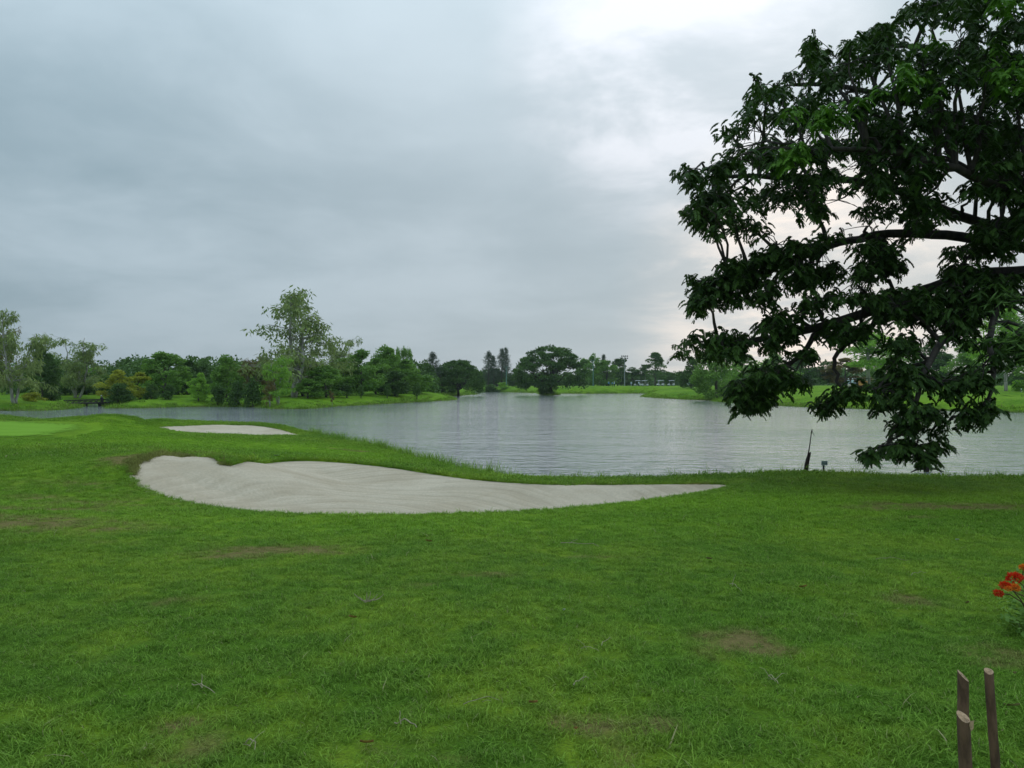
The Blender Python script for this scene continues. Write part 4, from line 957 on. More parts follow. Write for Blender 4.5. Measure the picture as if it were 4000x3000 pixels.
# twigs: gather sprays into boughs, tie every bough to its nearest limb
allc = np.r_[cent, dro]; K = 330
ks = allc[rg.choice(len(allc), K, replace=False)]
for _ in range(5):
    lab = ((allc[:, None] - ks[None]) ** 2).sum(-1).argmin(1)
    ks = np.array([allc[lab == k].mean(0) if (lab == k).any() else ks[k] for k in range(K)])
tw = MB()
for k in range(K):
    mem = allc[lab == k]
    if not len(mem): continue
    dd = np.linalg.norm(LPp - ks[k], axis=1) + .35 * np.maximum(0, ks[k][0] - LPp[:, 0] + .6); j = dd.argmin()
    if np.linalg.norm(LPp[j] - ks[k]) < 2.4: tw.tube([p - ro for p in bez(LPp[j], ks[k], (0, 0, .12 * np.linalg.norm(LPp[j] - ks[k])), 6, rg, .03)], np.linspace(min(.05, max(.015, LP[j][1])), .012, 6), 5, False)
    for c in mem:
        if np.linalg.norm(c - ks[k]) < .8: tw.tube([p - ro for p in bez(ks[k], c, (0, 0, .05), 4, rg, .015)], [.010, .008, .006, .004], 4, False)
tag(tw.build('twig_network', M['bark_dark'], root), None, None, None, 'stuff')
young = np.zeros(len(cent), bool)
for px, py, rx, ry, pr in ((3090, 600, 90, 32, .6), (3250, 460, 80, 55, .6), (3520, 300, 60, 60, .6), (3930, 300, 70, 80, .3), (3610, 160, 40, 30, .6), (3870, 180, 50, 35, .5), (3960, 20, 90, 50, .6), (3110, 420, 30, 25, .5), (3420, 390, 60, 40, .3), (3700, 330, 100, 80, .1), (3300, 120, 60, 40, .2), (2720, 700, 30, 15, .4)):
    young |= (((idl[:, 0] - px) / rx) ** 2 + ((idl[:, 1] - py) / ry) ** 2 < 1) & (rg.random(len(cent)) < pr)
sz = np.where(idl[:, 2] < 2, .165, .155)
V, Fq, cv = spray(rg, cent[~young] - ro, sz[~young])
tag(link('crown', mesh_np('crown', V, Fq, M['leaf_fg'], False, cv), root), None, None, None, 'stuff')
V, Fq, cv = spray(rg, np.array([PD(a, b, rg.uniform(13.2, 14.4)) for a, b, _ in idl[young]]) - ro, .17, 8)
tag(link('young_foliage', mesh_np('young_foliage', V, Fq, M['leaf_young'], False, cv), root), 'fresh bright green leaf tips', None, None, 'stuff')
# the lowest hanging leaves are built one by one; the remaining hanging sprays stay joined
sv = []
for i in range(6):
    r5 = np.random.default_rng(200 + i); el = .1 * i
    V, Fq, cv = compound_leaves(r5, np.zeros((1, 3)), np.zeros(1), np.array([el]), np.array([.16])); V = [tuple(p) for p in V]; Fl = [tuple(f) for f in Fq]; b = len(V)
    for t in np.linspace(0, 1, 6):
        p = np.array((math.cos(el) * .16 * t, 0, math.sin(el) * .16 * t - .16 * .85 * t * t)); V += [tuple(p + (0, .004, 0)), tuple(p - (0, .004, 0))]
    Fl += [(b + 2 * k, b + 2 * k + 1, b + 2 * k + 3, b + 2 * k + 2) for k in range(5)]
    sv.append(mesh_np('leaf', V, Fl, M['leaf_fg'], False, np.r_[cv, np.full(12, .2)]))
order = np.argsort(dro[:, 2]); low = dro[order[:37]]; rest = dro[order[37:]]
for i in range(296):
    c = low[i // 8] + rg.normal(size=3) * .05; o = link('leaf', sv[i % 6], root); o.location = tuple(c - ro); o.rotation_euler = (rg.normal() * .2, rg.normal() * .2, rg.uniform(0, 6.28)); k = rg.uniform(.8, 1.25); o.scale = (k, k, k)
V, Fq, cv = spray(rg, rest - ro, .155)
tag(link('hanging_foliage', mesh_np('hanging_foliage', V, Fq, M['leaf_fg'], False, cv), root), None, None, None, 'stuff')

# lance-leaved tree entering at the right edge
rt = empty('lance_leaf_tree', (8.9, 11.2, float(base_z(np.array([8.9]), np.array([11.2]))[0])))
tag(rt, 'dark long-leaved tree just entering at the right edge', 'tree'); ro2 = np.array(rt.location)
mb = MB(); mb.tube(bez((0, 0, -.2), (.15, .1, 3.6), (.05, 0, 0), 7, rg, .02), np.linspace(.10, .04, 7), 8); mb.build('trunk', M['bark_dark'], rt, True)
tw = MB(); Vs, cs = [], []
for i in range(75):
    px = 4260 - abs(rg.normal()) * 150; py = rg.uniform(1150, 1540); D = rg.uniform(10.3, 12.2)
    if px < 3885: continue
    e = PD(px, py, D) - ro2; tw.tube(bez((.1, .08, max(1.0, min(3.5, e[2] - .3))), e, (0, 0, .15), 5, rg, .02), np.linspace(.02, .004, 5), 4, False)
    n = 26; B = e + rg.normal(size=(n, 3)) * np.array((.16, .16, .12)); az = rg.uniform(0, 6.28, n); ax = unit(np.c_[np.cos(az), np.sin(az), rg.uniform(-1.2, .1, n)]); sd = unit(np.cross(ax, rg.normal(size=(n, 3))))
    V, _ = leaf_quads(B, ax, sd, rg.uniform(.14, .24, n), .022); Vs.append(V); cs.append(np.repeat(rg.uniform(0, 1, n), 4))
tag(tw.build('twig_network', M['bark_dark'], rt), None, None, None, 'stuff'); V = np.concatenate(Vs)
tag(link('crown', mesh_np('crown', V, np.arange(len(V)).reshape(-1, 4), M['leaf_dark'], False, np.concatenate(cs)), rt), None, None, None, 'stuff')

# ------------------------------------------------------------------ small things
M['white_paint'] = simple('white_paint', (0.72, 0.73, 0.74), .35, .06)
M['black_rubber'] = simple('black_rubber', (0.02, 0.02, 0.02), .8, .2)
M['seat_vinyl'] = simple('seat_vinyl', (0.10, 0.09, 0.08), .5, .2)
M['steel'] = simple('grey_steel', (0.28, 0.30, 0.31), .5, .15, metal=.3)
M['green_pole'] = simple('green_pole', (0.10, 0.22, 0.18), .5, .15)
M['dark_timber'] = simple('dark_timber', (0.030, 0.026, 0.022), .85, .35, 4, bump=.3)
M['grey_timber'] = simple('grey_timber', (0.10, 0.085, 0.07), .9, .3, 5, bump=.3)
M['deadwood'] = simple('dead_wood', (0.030, 0.020, 0.017), .9, .4, 12, bump=.6)
M['orange_wood'] = simple('orange_wood', (0.50, 0.24, 0.065), .6, .15, 3)
M['roof_dark'] = simple('dark_roofing', (0.05, 0.055, 0.055), .6, .2)
M['board_blue'] = simple('pale_blue_board', (0.42, 0.50, 0.66), .5, .06)
M['beige'] = simple('beige_plastic', (0.50, 0.45, 0.38), .6, .1)
M['yellow_paint'] = simple('yellow_paint', (0.62, 0.58, 0.22), .5, .1)
M['plate'] = simple('sign_plate', (0.42, 0.50, 0.52), .5, .08)
M['teal_ink'] = simple('teal_ink', (0.02, 0.08, 0.10), .6, .1)
M['sign_post'] = simple('sign_post', (0.035, 0.035, 0.05), .7, .2)
M['stake_bark'] = bark_mat('stake_bark', (0.070, 0.036, 0.020), (0.160, 0.088, 0.052), 22)
M['stake_cut'] = simple('cut_wood', (0.38, 0.25, 0.15), .8, .35, 60, bump=.4)
M['straw'] = simple('straw', (0.30, 0.25, 0.16), .8, .3, 20)
M['fallen'] = simple('fallen_leaf', (0.42, 0.20, 0.08), .7, .35, 30)
M['fallen_tan'] = simple('tan_leaf', (0.32, 0.24, 0.12), .7, .3, 30)
M['paper'] = simple('white_scrap', (0.62, 0.64, 0.62), .6, .1)
M['path'] = simple('concrete_path', (0.42, 0.40, 0.36), .85, .15, 2)
M['glass'] = simple('dark_windscreen', (0.10, 0.12, 0.13), .1, .1)
M['petal_red'] = leaf_mat('red_petal', (0.52, 0.020, 0.012), (0.68, 0.075, 0.015), .25)
M['petal_orange'] = leaf_mat('orange_petal', (0.66, 0.10, 0.012), (0.78, 0.30, 0.035), .25)

def person_mat(name, shirt, legs, hat, h=1.68):
    m, gr = new_mat(name)
    zz = gr.n('ShaderNodeSeparateXYZ', {0: gr.n('ShaderNodeTexCoord').outputs['Object']}).outputs[2]
    c = gr.mix(gr.m('GREATER_THAN', zz, .08), (0.05, 0.05, 0.05), legs)
    c = gr.mix(gr.m('GREATER_THAN', zz, h * .52), c, shirt)
    c = gr.mix(gr.m('GREATER_THAN', zz, h * .84), c, (0.28, 0.17, 0.11))
    out(gr, gr.n('ShaderNodeBsdfPrincipled', {'Base Color': c, 'Roughness': .8})); M[name] = m; return m

def person(loc, rz, label, mat, hat, arms=0, h=1.68):
    o = empty('person', loc, rz); tag(o, label, 'person'); k = h / 1.68
    J = dict(pel=(0, 0, .92), belly=(0, .01, 1.08), chest=(0, 0, 1.28), neck=(0, 0, 1.44), head=(0, .02, 1.55), top=(0, .01, 1.64),
             lh=(.09, 0, .88), lk=(.10, .03, .48), la=(.11, -.02, .07), lt=(.12, .12, .04), rh=(-.09, 0, .88), rk=(-.10, .02, .48), ra=(-.12, -.02, .07), rt=(-.13, .12, .04),
             ls=(.17, 0, 1.36), le=(.24, .02, 1.10), lw=(.25, .10, .88), lf=(.25, .13, .78), rs=(-.17, 0, 1.36), re=(-.24, .02, 1.10), rw=(-.25, .10, .88), rf=(-.25, .13, .78))
    if arms == 1: J.update(le=(.22, .16, 1.14), lw=(.08, .34, 1.06), lf=(.03, .40, 1.02), re=(-.22, .16, 1.14), rw=(-.06, .34, 1.06), rf=(-.02, .40, 1.02))
    if arms == 2: J.update(re=(-.28, .12, 1.20), rw=(-.22, .32, 1.30), rf=(-.20, .40, 1.34))
    Rd = dict(pel=.15, belly=.14, chest=.16, neck=.06, head=.10, top=.07, lh=.09, lk=.065, la=.045, lt=.04, rh=.09, rk=.065, ra=.045, rt=.04, ls=.065, le=.045, lw=.035, lf=.03, rs=.065, re=.045, rw=.035, rf=.03)
    ks = list(J); me = bpy.data.meshes.new('body')
    E = [('pel', 'belly'), ('belly', 'chest'), ('chest', 'neck'), ('neck', 'head'), ('head', 'top'), ('pel', 'lh'), ('lh', 'lk'), ('lk', 'la'), ('la', 'lt'), ('pel', 'rh'), ('rh', 'rk'), ('rk', 'ra'), ('ra', 'rt'),
         ('chest', 'ls'), ('ls', 'le'), ('le', 'lw'), ('lw', 'lf'), ('chest', 'rs'), ('rs', 're'), ('re', 'rw'), ('rw', 'rf')]
    bm = bmesh.new(); sk = bm.verts.layers.skin.verify(); vs = {}
    for n_ in ks:
        v_ = bm.verts.new([c * k for c in J[n_]]); v_[sk].radius = (Rd[n_] * k, Rd[n_] * k * (.72 if n_ in ('pel', 'belly', 'chest') else 1)); vs[n_] = v_
        if n_ == 'pel': v_[sk].use_root = True
    for a, b in E: bm.edges.new((vs[a], vs[b]))
    bm.to_mesh(me); bm.free(); me.materials.append(M[mat]); b = link('body', me, o)
    b.modifiers.new('skin', 'SKIN'); b.modifiers.new('smooth', 'SUBSURF').levels = 1; b.modifiers['smooth'].render_levels = 1
    if hat:
        mb = MB(); mb.lathe([(.115, 1.60), (.125, 1.64), (.11, 1.69), (.06, 1.725), (.01, 1.73)], 10); mb.box((0, .15, 1.625), (.16, .12, .018)); mb.build('cap', M[hat], o)
    return o
person_mat('wear_blue', (0.12, 0.30, 0.52), (0.02, 0.025, 0.04), None)
person_mat('wear_pale', (0.42, 0.55, 0.66), (0.03, 0.04, 0.07), None)
person_mat('wear_light', (0.50, 0.62, 0.68), (0.34, 0.40, 0.44), None)
person_mat('wear_dark', (0.03, 0.035, 0.05), (0.02, 0.02, 0.03), None)
person_mat('wear_navy', (0.55, 0.66, 0.70), (0.015, 0.025, 0.07), None)
def at(px, D): xx = (px - CX) * D / F; return (xx, D, fz(xx, D))
person(at(2378, 253), R(160), 'golfer in blue shirt standing apart at the left of the group', 'wear_blue', 'white_paint', 0)
person(at(2392, 252), R(60), 'golfer in blue with dark trousers, left of the close pair', 'wear_blue', None, 1)
person(at(2399, 250), R(-70), 'golfer in pale blue with white cap, right of the close pair', 'wear_pale', 'white_paint', 2)
person(at(2466, 258), R(180), 'person in pale clothes alone between the golfers and the carts', 'wear_light', None, 0)
person(at(2495, 262), R(200), 'person in blue and navy beside the overlapping carts', 'wear_navy', None, 1)
person(at(2693, 268), R(100), 'person in blue beside the rightmost cart', 'wear_blue', None, 1)
person(at(3330, 149), R(150), 'person in white shirt and cap by the pale blue board', 'wear_navy', 'white_paint', 2)
person(at(3314, 150), R(200), 'person in dark trousers behind the beige drum', 'wear_light', 'white_paint', 0)

def golf_cart(loc, rz, label):
    o = empty('golf_cart', loc, rz); tag(o, label, 'golf cart', 'golf carts parked on the far fairway')
    b = MB()   # front at +x
    prof = [(-1.15, .42), (-1.15, .80), (-.55, .86), (-.50, .40), (.40, .36), (.62, .78), (1.0, .74), (1.22, .52), (1.22, .34), (-1.0, .30)]
    V = [(x_, s, z_) for s in (-.58, .58) for x_, z_ in prof]; n = len(prof)
    b.add(V, [tuple(range(n - 1, -1, -1)), tuple(range(n, 2 * n))] + [(i, (i + 1) % n, n + (i + 1) % n, n + i) for i in range(n)]); b.build('body', M['white_paint'], o)
    r = MB(); r.box((-.10, 0, 1.86), (1.95, 1.22, .08), None, .93); r.box((-.10, 0, 1.91), (1.6, 1.0, .03), None, .9); r.build('roof', M['white_paint'], o)
    for sx_ in (-1, 1):
        for fx, tx in ((.72, .62), (-.98, -.90)):
            p = MB(); p.tube([(fx, .54 * sx_, .74), (tx, .54 * sx_, 1.83)], .03, 5); p.build('roof_post', M['steel'], o)
        for wx in (.80, -.78):
            wl = MB(); wl.tube([(wx, .46 * sx_, .24), (wx, .64 * sx_, .24)], .24, 12); wh = wl.build('wheel', M['black_rubber'], o)
            hb = MB(); hb.tube([(wx, .62 * sx_, .24), (wx, .655 * sx_, .24)], .12, 10); hb.build('hub', M['white_paint'], wh)
    s = MB(); s.box((-.28, 0, .88), (.5, 1.0, .12)); s.box((-.58, 0, 1.15), (.12, 1.0, .46)); s.build('seat', M['seat_vinyl'], o)
    wsn = MB(); wsn.box((.66, 0, 1.32), (.015, 1.02, .92), Matrix.Rotation(R(-5), 3, 'Y')); wsn.build('windscreen', M['glass'], o)
    st = MB(); st.tube([(.55, .25, .80), (.25, .25, 1.12)], .02, 5); st.tube([(.30 + .0, .25 + .16 * math.cos(q), 1.12 + .16 * math.sin(q)) for q in np.linspace(0, 6.28, 11)], .015, 5); st.build('steering_wheel', M['black_rubber'], o)
    bg = MB(); bg.tube([(-1.05, -.22, .8), (-1.1, -.22, 1.45)], .13, 8); bg.tube([(-1.05, .22, .8), (-1.1, .22, 1.42)], .13, 8); bg.build('rear_bag', M['seat_vinyl'], o)
    return o
golf_cart(at(2490, 264), R(172), 'white golf cart partly hidden, left of the overlapping two')
golf_cart(at(2519, 258), R(-8), 'white golf cart in front, right of the overlapping two')
golf_cart(at(2580, 262), R(186), 'white golf cart standing alone in the middle of the row')
golf_cart(at(2622, 266), R(175), 'white golf cart second from the right, facing left')
golf_cart(at(2684, 270), R(250), 'white golf cart at the right end seen from behind')

# footbridge over the inlet
bl, br = np.array(PD(252, 1566, 103.5)), np.array(PD(432, 1561, 105.5))
o = empty('footbridge', (bl + br) / 2); tag(o, 'low dark timber footbridge with cross-braced rail over the inlet', 'bridge'); c0 = np.array(o.location)
ux = unit(br - bl); uy = np.array((-ux[1], ux[0], 0)); L = np.linalg.norm(br - bl)
def bp(t, s, dz): return bl + ux * L * t + uy * s + np.array((0, 0, dz)) - c0
for s in (-.75, .75):
    for nm, dz, r in (('handrail', .06, .07), ('lower_beam', -.42, .08)):
        mb = MB(); mb.tube([bp(0, s, dz), bp(.5, s, dz), bp(1, s, dz)], r, 6); mb.build(nm, M['dark_timber'], o)
    for i in range(8):
        mb = MB(); mb.tube([bp(i / 8, s, -.40), bp((i + 1) / 8, s, .05)], .035, 5); mb.build('brace', M['dark_timber'], o)
        mb = MB(); mb.tube([bp((i + 1) / 8, s, -.40), bp(i / 8, s, .05)], .035, 5); mb.build('brace', M['dark_timber'], o)
for i in range(26):
    mb = MB(); a = bp((i + .5) / 26, -.72, -.33); b = bp((i + .5) / 26, .72, -.33); mid = (a + b) / 2
    mb.box(mid, (L / 26 * .9, 1.44, .05), Matrix.Rotation(math.atan2(ux[1], ux[0]), 3, 'Z')); mb.build('plank', M['grey_timber'], o)
for t in (.12, .47, .75, .83):
    for s in (-.6, .6):
        mb = MB(); p = bp(t, s, -.40); mb.tube([p, (p[0], p[1], WATER - .6 - c0[2])], .09, 6); mb.build('pile', M['dark_timber'], o)
person(tuple(bp(.80, .2, -.32) + c0 - np.array((0, 0, .75))), R(180), 'person with white cap seen behind the footbridge rail', 'wear_dark', 'white_paint', 0)

# kiosk beside the tall trunk
kx, ky, kz = at(3366, 152); o = empty('kiosk', (kx, ky, kz), 0); tag(o, 'small kiosk with curved dark roof and orange wooden panels', 'kiosk')
mb = MB(); n = 9
for i in range(n):
    a0, a1 = -1.35 + 2.7 * i / n, -1.35 + 2.7 * (i + 1) / n; z0, z1 = 1.55 + .22 * math.cos(a0 * 1.1), 1.55 + .22 * math.cos(a1 * 1.1)
    mb.add([(a0, -.8, z0), (a1, -.8, z1), (a1, .8, z1), (a0, .8, z0), (a0, -.8, z0 + .07), (a1, -.8, z1 + .07), (a1, .8, z1 + .07), (a0, .8, z0 + .07)], [(0, 3, 2, 1), (4, 5, 6, 7), (0, 1, 5, 4), (2, 3, 7, 6), (1, 2, 6, 5), (3, 0, 4, 7)])
mb.build('roof', M['roof_dark'], o)
for sx_ in (-1.1, 1.1):
    for sy_ in (-.6, .6): mb = MB(); mb.box((sx_, sy_, .72), (.09, .09, 1.6)); mb.build('post', M['dark_timber'], o)
for x0, w_, h_ in ((-.45, .88, .98), (.50, .80, .98)):
    mb = MB(); mb.box((x0, -.55, .70), (w_, .06, h_)); p = mb.build('panel', M['orange_wood'], o)
    mb = MB(); mb.box((x0 - .05, -.59, .98), (w_ * .45, .02, .16)); mb.build('panel_slot', M['dark_timber'], p)
mb = MB(); mb.box((0, .45, .68), (2.1, .06, 1.3)); mb.build('back_wall', M['roof_dark'], o)
x_, y_, z_ = at(3338, 148); o = empty('notice_board', (x_, y_, z_)); tag(o, 'pale blue notice board standing left of the kiosk', 'board')
mb = MB(); mb.box((0, 0, .50), (.62, .05, .85)); mb.build('panel', M['board_blue'], o)
for s in (-.25, .25): mb = MB(); mb.box((s, .05, .25), (.05, .04, .6)); mb.build('leg', M['steel'], o)
mb = MB(); mb.lathe([(.26, 0), (.30, .05), (.30, .6), (.27, .66), (.05, .68)], 14); o = mb.build('drum', M['beige'], None, True); o.location = at(3318, 146); tag(o, 'beige drum beside the pale blue notice board', 'drum')
# cart path
pp = [at(3335, 139), at(3390, 138), at(3450, 136), at(3560, 134), at(3700, 132)]; V = []
for p in pp: V += [(p[0], p[1] - .7, fz(p[0], p[1] - .7) + .10), (p[0], p[1] + .7, fz(p[0], p[1] + .7) + .10)]
mb = MB(); mb.add(V, [(2 * i, 2 * i + 2, 2 * i + 3, 2 * i + 1) for i in range(len(pp) - 1)]); tag(mb.build('path', M['path']), 'pale cart path on the right bank', kind='structure')

def marker(px, D, h, mat, label, w_=.14):
    mb = MB(); mb.lathe([(w_ * .5, -.05), (w_ * .5, h * .9), (w_ * .3, h)], 8); o = mb.build('marker_post', M[mat]); o.location = at(px, D); tag(o, label, 'marker post', 'course marker posts')
marker(2077, 246, .75, 'yellow_paint', 'yellowish marker post on the low bank left of the great umbrella tree'); marker(2225, 280, .9, 'white_paint', 'thin white marker post right of the great umbrella tree, set back')
marker(2240, 247, .8, 'yellow_paint', 'yellowish marker post right of the great umbrella tree, nearer the water'); marker(2703, 266, .8, 'yellow_paint', 'small yellow marker post right of the rightmost cart')
marker(3354, 144, .28, 'yellow_paint', 'short yellow marker post in front of the kiosk'); marker(3397, 143, .32, 'white_paint', 'short white marker post at the foot of the kiosk trunk'); marker(3990, 112, .5, 'white_paint', 'white marker post at the right edge of the far bank')
marker(2672, 222, .5, 'dark_timber', 'short dark post on the fairway below the rightmost cart', .1)

# floodlight mast, poles
def mast(px, D, top, label, lamps=True, mat='steel'):
    p = at(px, D); H = CAMZ - (top - CY) * D / F - p[2]; o = empty('floodlight_mast' if lamps else 'light_pole', p); tag(o, label, 'mast' if lamps else 'pole')
    mb = MB(); mb.tube([(0, 0, -.3), (0, 0, H * .5), (0, 0, H)], [.22, .17, .11], 8); mb.build('pole', M[mat], o)
    if lamps:
        for dz, xs in ((0, (-1.15, -.4, .35, 1.1)), (-.85, (-1.2, .35, 1.1))):
            mb = MB(); mb.box((0, 0, H + dz), (2.7, .08, .08)); mb.build('crossarm', M[mat], o)
            for x_ in xs:
                l = MB(); l.box((x_, -.18, H + dz + .12), (.5, .32, .46), Matrix.Rotation(R(20), 3, 'X'), .75); l.build('floodlight', M['roof_dark'], o)
    else:
        mb = MB(); mb.box((0, 0, H), (1.3, .1, .1)); mb.build('crossarm', M[mat], o)
        for x_ in (-.5, .5): l = MB(); l.box((x_, -.1, H + .12), (.4, .3, .22), None, .8); l.build('lamp', M[mat], o)
mast(2440, 306, 1392, 'tall floodlight mast with two rows of lamps behind the carts'); mast(1978, 292, 1434, 'green light pole in front of the far casuarinas', False, 'green_pole'); mast(2317, 300, 1408, 'pale light pole right of the great umbrella tree', False, 'green_pole')

# dead snag on the near bank
gz = lambda p: float(base_z(np.array([p[0]]), np.array([p[1]]))[0])
D = 17.75; b0 = PD(3148, 1850, D); o = empty('dead_snag', (b0[0], D, b0[2])); tag(o, 'broken dark dead snag with a thin bent stick at the water edge', 'snag'); c0 = np.array(o.location)
mb = MB(); mb.tube([PD(3146, 1856, D) - c0, PD(3150, 1825, D) - c0, PD(3156, 1795, D) - c0, PD(3163, 1772, D) - c0, PD(3166, 1766, D) - c0], [.052, .046, .040, .028, .010], 7); mb.build('stump', M['deadwood'], o)
mb = MB(); mb.tube([PD(3143, 1852, D) - c0, PD(3148, 1815, D) - c0, PD(3153, 1788, D) - c0], [.030, .032, .022], 6); mb.build('splinter', M['deadwood'], o)
mb = MB(); mb.tube([PD(*p, D) - c0 for p in ((3153, 1790), (3158, 1768), (3163, 1742), (3166, 1715), (3169, 1695), (3170, 1686), (3173, 1676))], [.018, .014, .012, .011, .011, .014, .007], 6); st = mb.build('stick', M['deadwood'], o)
mb = MB(); mb.tube([PD(*p, D) - c0 for p in ((3172, 1682), (3176, 1692), (3180, 1699), (3180, 1703))], [.007, .005, .005, .004], 5); mb.build('side_twig', M['deadwood'], o)
# small sign
D = 17.7; b0 = PD(3217, 1852, D); o = empty('sign', b0); tag(o, 'small pale blue sign plate with dark lettering on a short post', 'sign')
mb = MB(); mb.box((0, 0, .08), (.036, .03, .26)); mb.build('post', M['sign_post'], o)
mb = MB(); mb.box((.012, -.02, .255), (.140, .012, .108)); pl = mb.build('plate', M['plate'], o)
tx = bpy.data.curves.new('lettering', 'FONT'); tx.body = 'DO AB'; tx.size = .052; tx.align_x = 'CENTER'; tx.align_y = 'CENTER'; tx.extrude = .0015; tx.offset = .0012
to = bpy.data.objects.new('lettering', tx); C.objects.link(to); to.location = (.012, -.0285, .250); to.rotation_euler = (R(90), 0, 0); to.scale = (.82, 1.15, 1)
bpy.context.view_layer.update(); dg = bpy.context.evaluated_depsgraph_get(); tm = bpy.data.meshes.new_from_object(to.evaluated_get(dg)); mt = to.matrix_world.copy(); bpy.data.objects.remove(to); tm.transform(mt)
tm.materials.clear(); tm.materials.append(M['teal_ink']); link('lettering', tm, pl)
# stump in the shallows
b0 = PW(3618, 1843); o = empty('water_stump', (b0[0], b0[1], WATER)); tag(o, 'dark stump with roots standing in the shallows under the hanging branch', 'stump')
mb = MB(); mb.tube(bez((0, 0, -.5), (.02, 0, .36), (0, 0, 0), 6, rg, .01), [.16, .12, .10, .09, .085, .07], 8); mb.build('stump', M['deadwood'], o, True)
for i in range(7):
    a = rg.uniform(-.9, .6) if i < 5 else rg.uniform(.2, .6); mb = MB(); e = np.array((a, rg.uniform(-.3, .3), rg.uniform(-.02, .06)))
    mb.tube(bez((0, 0, .10), e, (0, 0, .06), 6, rg, .02), np.linspace(.05, .015, 6), 6); mb.build('root', M['deadwood'], o, True)

# three stakes at the lower right
def stake(px, top, D, dia, lean, cut, label):
    zt = CAMZ - (top - CY) * D / F; xx = (px - CX) * D / F; g0 = gz((xx + lean[0], D + lean[1])); o = empty('wooden_stake', (xx + lean[0], D + lean[1], g0)); tag(o, label, 'stake', 'wooden stakes at the lower right')
    k, n = 14, 9; V = []; Hh = zt - g0 + .15
    for i in range(n):
        t = i / (n - 1); cx_, cy_ = -lean[0] * t + rg.normal() * .001, -lean[1] * t + rg.normal() * .001
        for j in range(k):
            q = 2 * math.pi * j / k; r = dia / 2 * (1.06 - .06 * t) * (1 + .05 * math.sin(3 * q + i)); dz = (cut[0] * math.cos(q) + cut[1] * math.sin(q)) * r * 2 if i == n - 1 else 0
            V.append((cx_ + r * math.cos(q), cy_ + r * math.sin(q), -.15 + Hh * t + dz))
    mb = MB(); mb.add(V, [(i * k + j, i * k + (j + 1) % k, (i + 1) * k + (j + 1) % k, (i + 1) * k + j) for i in range(n - 1) for j in range(k)]); mb.build('bark', M['stake_bark'], o, True)
    top_ = [np.array(p) for p in V[-k:]]; c_ = sum(top_) / k; mb = MB(); ring = [c_ + (p - c_) * .99 for p in top_]; inner = [c_ + (p - c_) * .45 + np.array((0, 0, -.004 + .003 * rg.normal())) for p in top_]
    mb.add(ring + inner + [c_], [(j, (j + 1) % k, k + (j + 1) % k, k + j) for j in range(k)] + [(k + j, k + (j + 1) % k, 2 * k) for j in range(k)]); mb.build('cut_top', M['stake_cut'], o)
    return o
stake(3763, 2640, 3.02, .040, (.01, 0), (-.42, .25), 'brown stake with slanting splintered top, behind the lower one')
sk_ = stake(3762, 2800, 2.62, .041, (.035, 0), (-.12, .30), 'lowest brown stake in front with a pale chipped top')
ch = MB(); zt = CAMZ - (2800 - CY) * 2.62 / F - sk_.location[2]
ch.add([(-.024, -.0232, zt - .004), (-.012, -.0236, zt - .002), (-.014, -.0245, zt - .030), (-.022, -.0240, zt - .040), (-.028, -.0228, zt - .018)], [(0, 1, 2, 3, 4)]); ch.build('chipped_face', M['stake_cut'], sk_)
stake(3862, 2622, 3.0, .033, (.045, .0), (.05, .22), 'thin dark leaning stake, rightmost of the three')

# flowering shrub at the right edge
b0 = np.array((3.62, 5.15, 0.0)); b0[2] = gz(b0); o = empty('flowering_shrub', b0); tag(o, 'low shrub with red and orange flower heads at the right edge', 'shrub'); stems = []
heads = [(3900, 2318, 30, 'petal_red'), (3926, 2288, 34, 'petal_red'), (3962, 2258, 46, 'petal_red'), (3962, 2296, 34, 'petal_orange'), (3998, 2216, 26, 'petal_orange'), (3940, 2300, 22, 'petal_orange'), (4060, 2240, 40, 'petal_red'), (4110, 2270, 36, 'petal_orange')]
for i, (px, py, wpx, mt_) in enumerate(heads):
    Dh = 5.05 + .12 * rg.normal(); e = PD(px, py, Dh) - b0; mb = MB(); mb.tube(bez((rg.normal() * .05, rg.normal() * .05, -.02), e, (0, 0, .05), 6, rg, .008), np.linspace(.006, .003, 6), 5); mb.build('stem', M['stake_bark'], o)
    R_ = wpx * Dh / F / 2 * 1.2; n = 170; d = unit(rg.normal(size=(n, 3)) + np.array((0, -.1, .7))); pbase = e + d * R_ * np.array((.75, .75, .45)); az = unit(d + rg.normal(size=(n, 3)) * .8); sd = unit(np.cross(az, rg.normal(size=(n, 3))))
    V, Fq = leaf_quads(pbase, az, sd, R_ * .52 * rg.uniform(.7, 1.2, n), R_ * .34); link('flower_head', mesh_np('flower_head', V, Fq, M[mt_], False, np.repeat(rg.uniform(0, 1, n), 4)), o)
n = 1500; B = np.c_[rg.normal(size=n) * .17 + .04, rg.normal(size=n) * .14, np.abs(rg.normal(size=n)) * .15 + .01]; px_ = (B[:, 0] + b0[0]) / (B[:, 1] + b0[1]) * F + CX; B = B[px_ > 3905]
n = len(B); az = rg.uniform(0, 6.28, n); ax = unit(np.c_[np.cos(az), np.sin(az), rg.uniform(-.3, .8, n)]); sd = unit(np.cross(ax, np.array((0, 0, 1.0)) + rg.normal(size=(n, 3)) * .4))
V, Fq = leaf_quads(B, ax, sd, rg.uniform(.035, .065, n), rg.uniform(.02, .034, n)); tag(link('foliage', mesh_np('foliage', V, Fq, M['leaf_mid'], False, np.repeat(rg.uniform(0, 1, n), 4)), o), None, None, None, 'stuff')

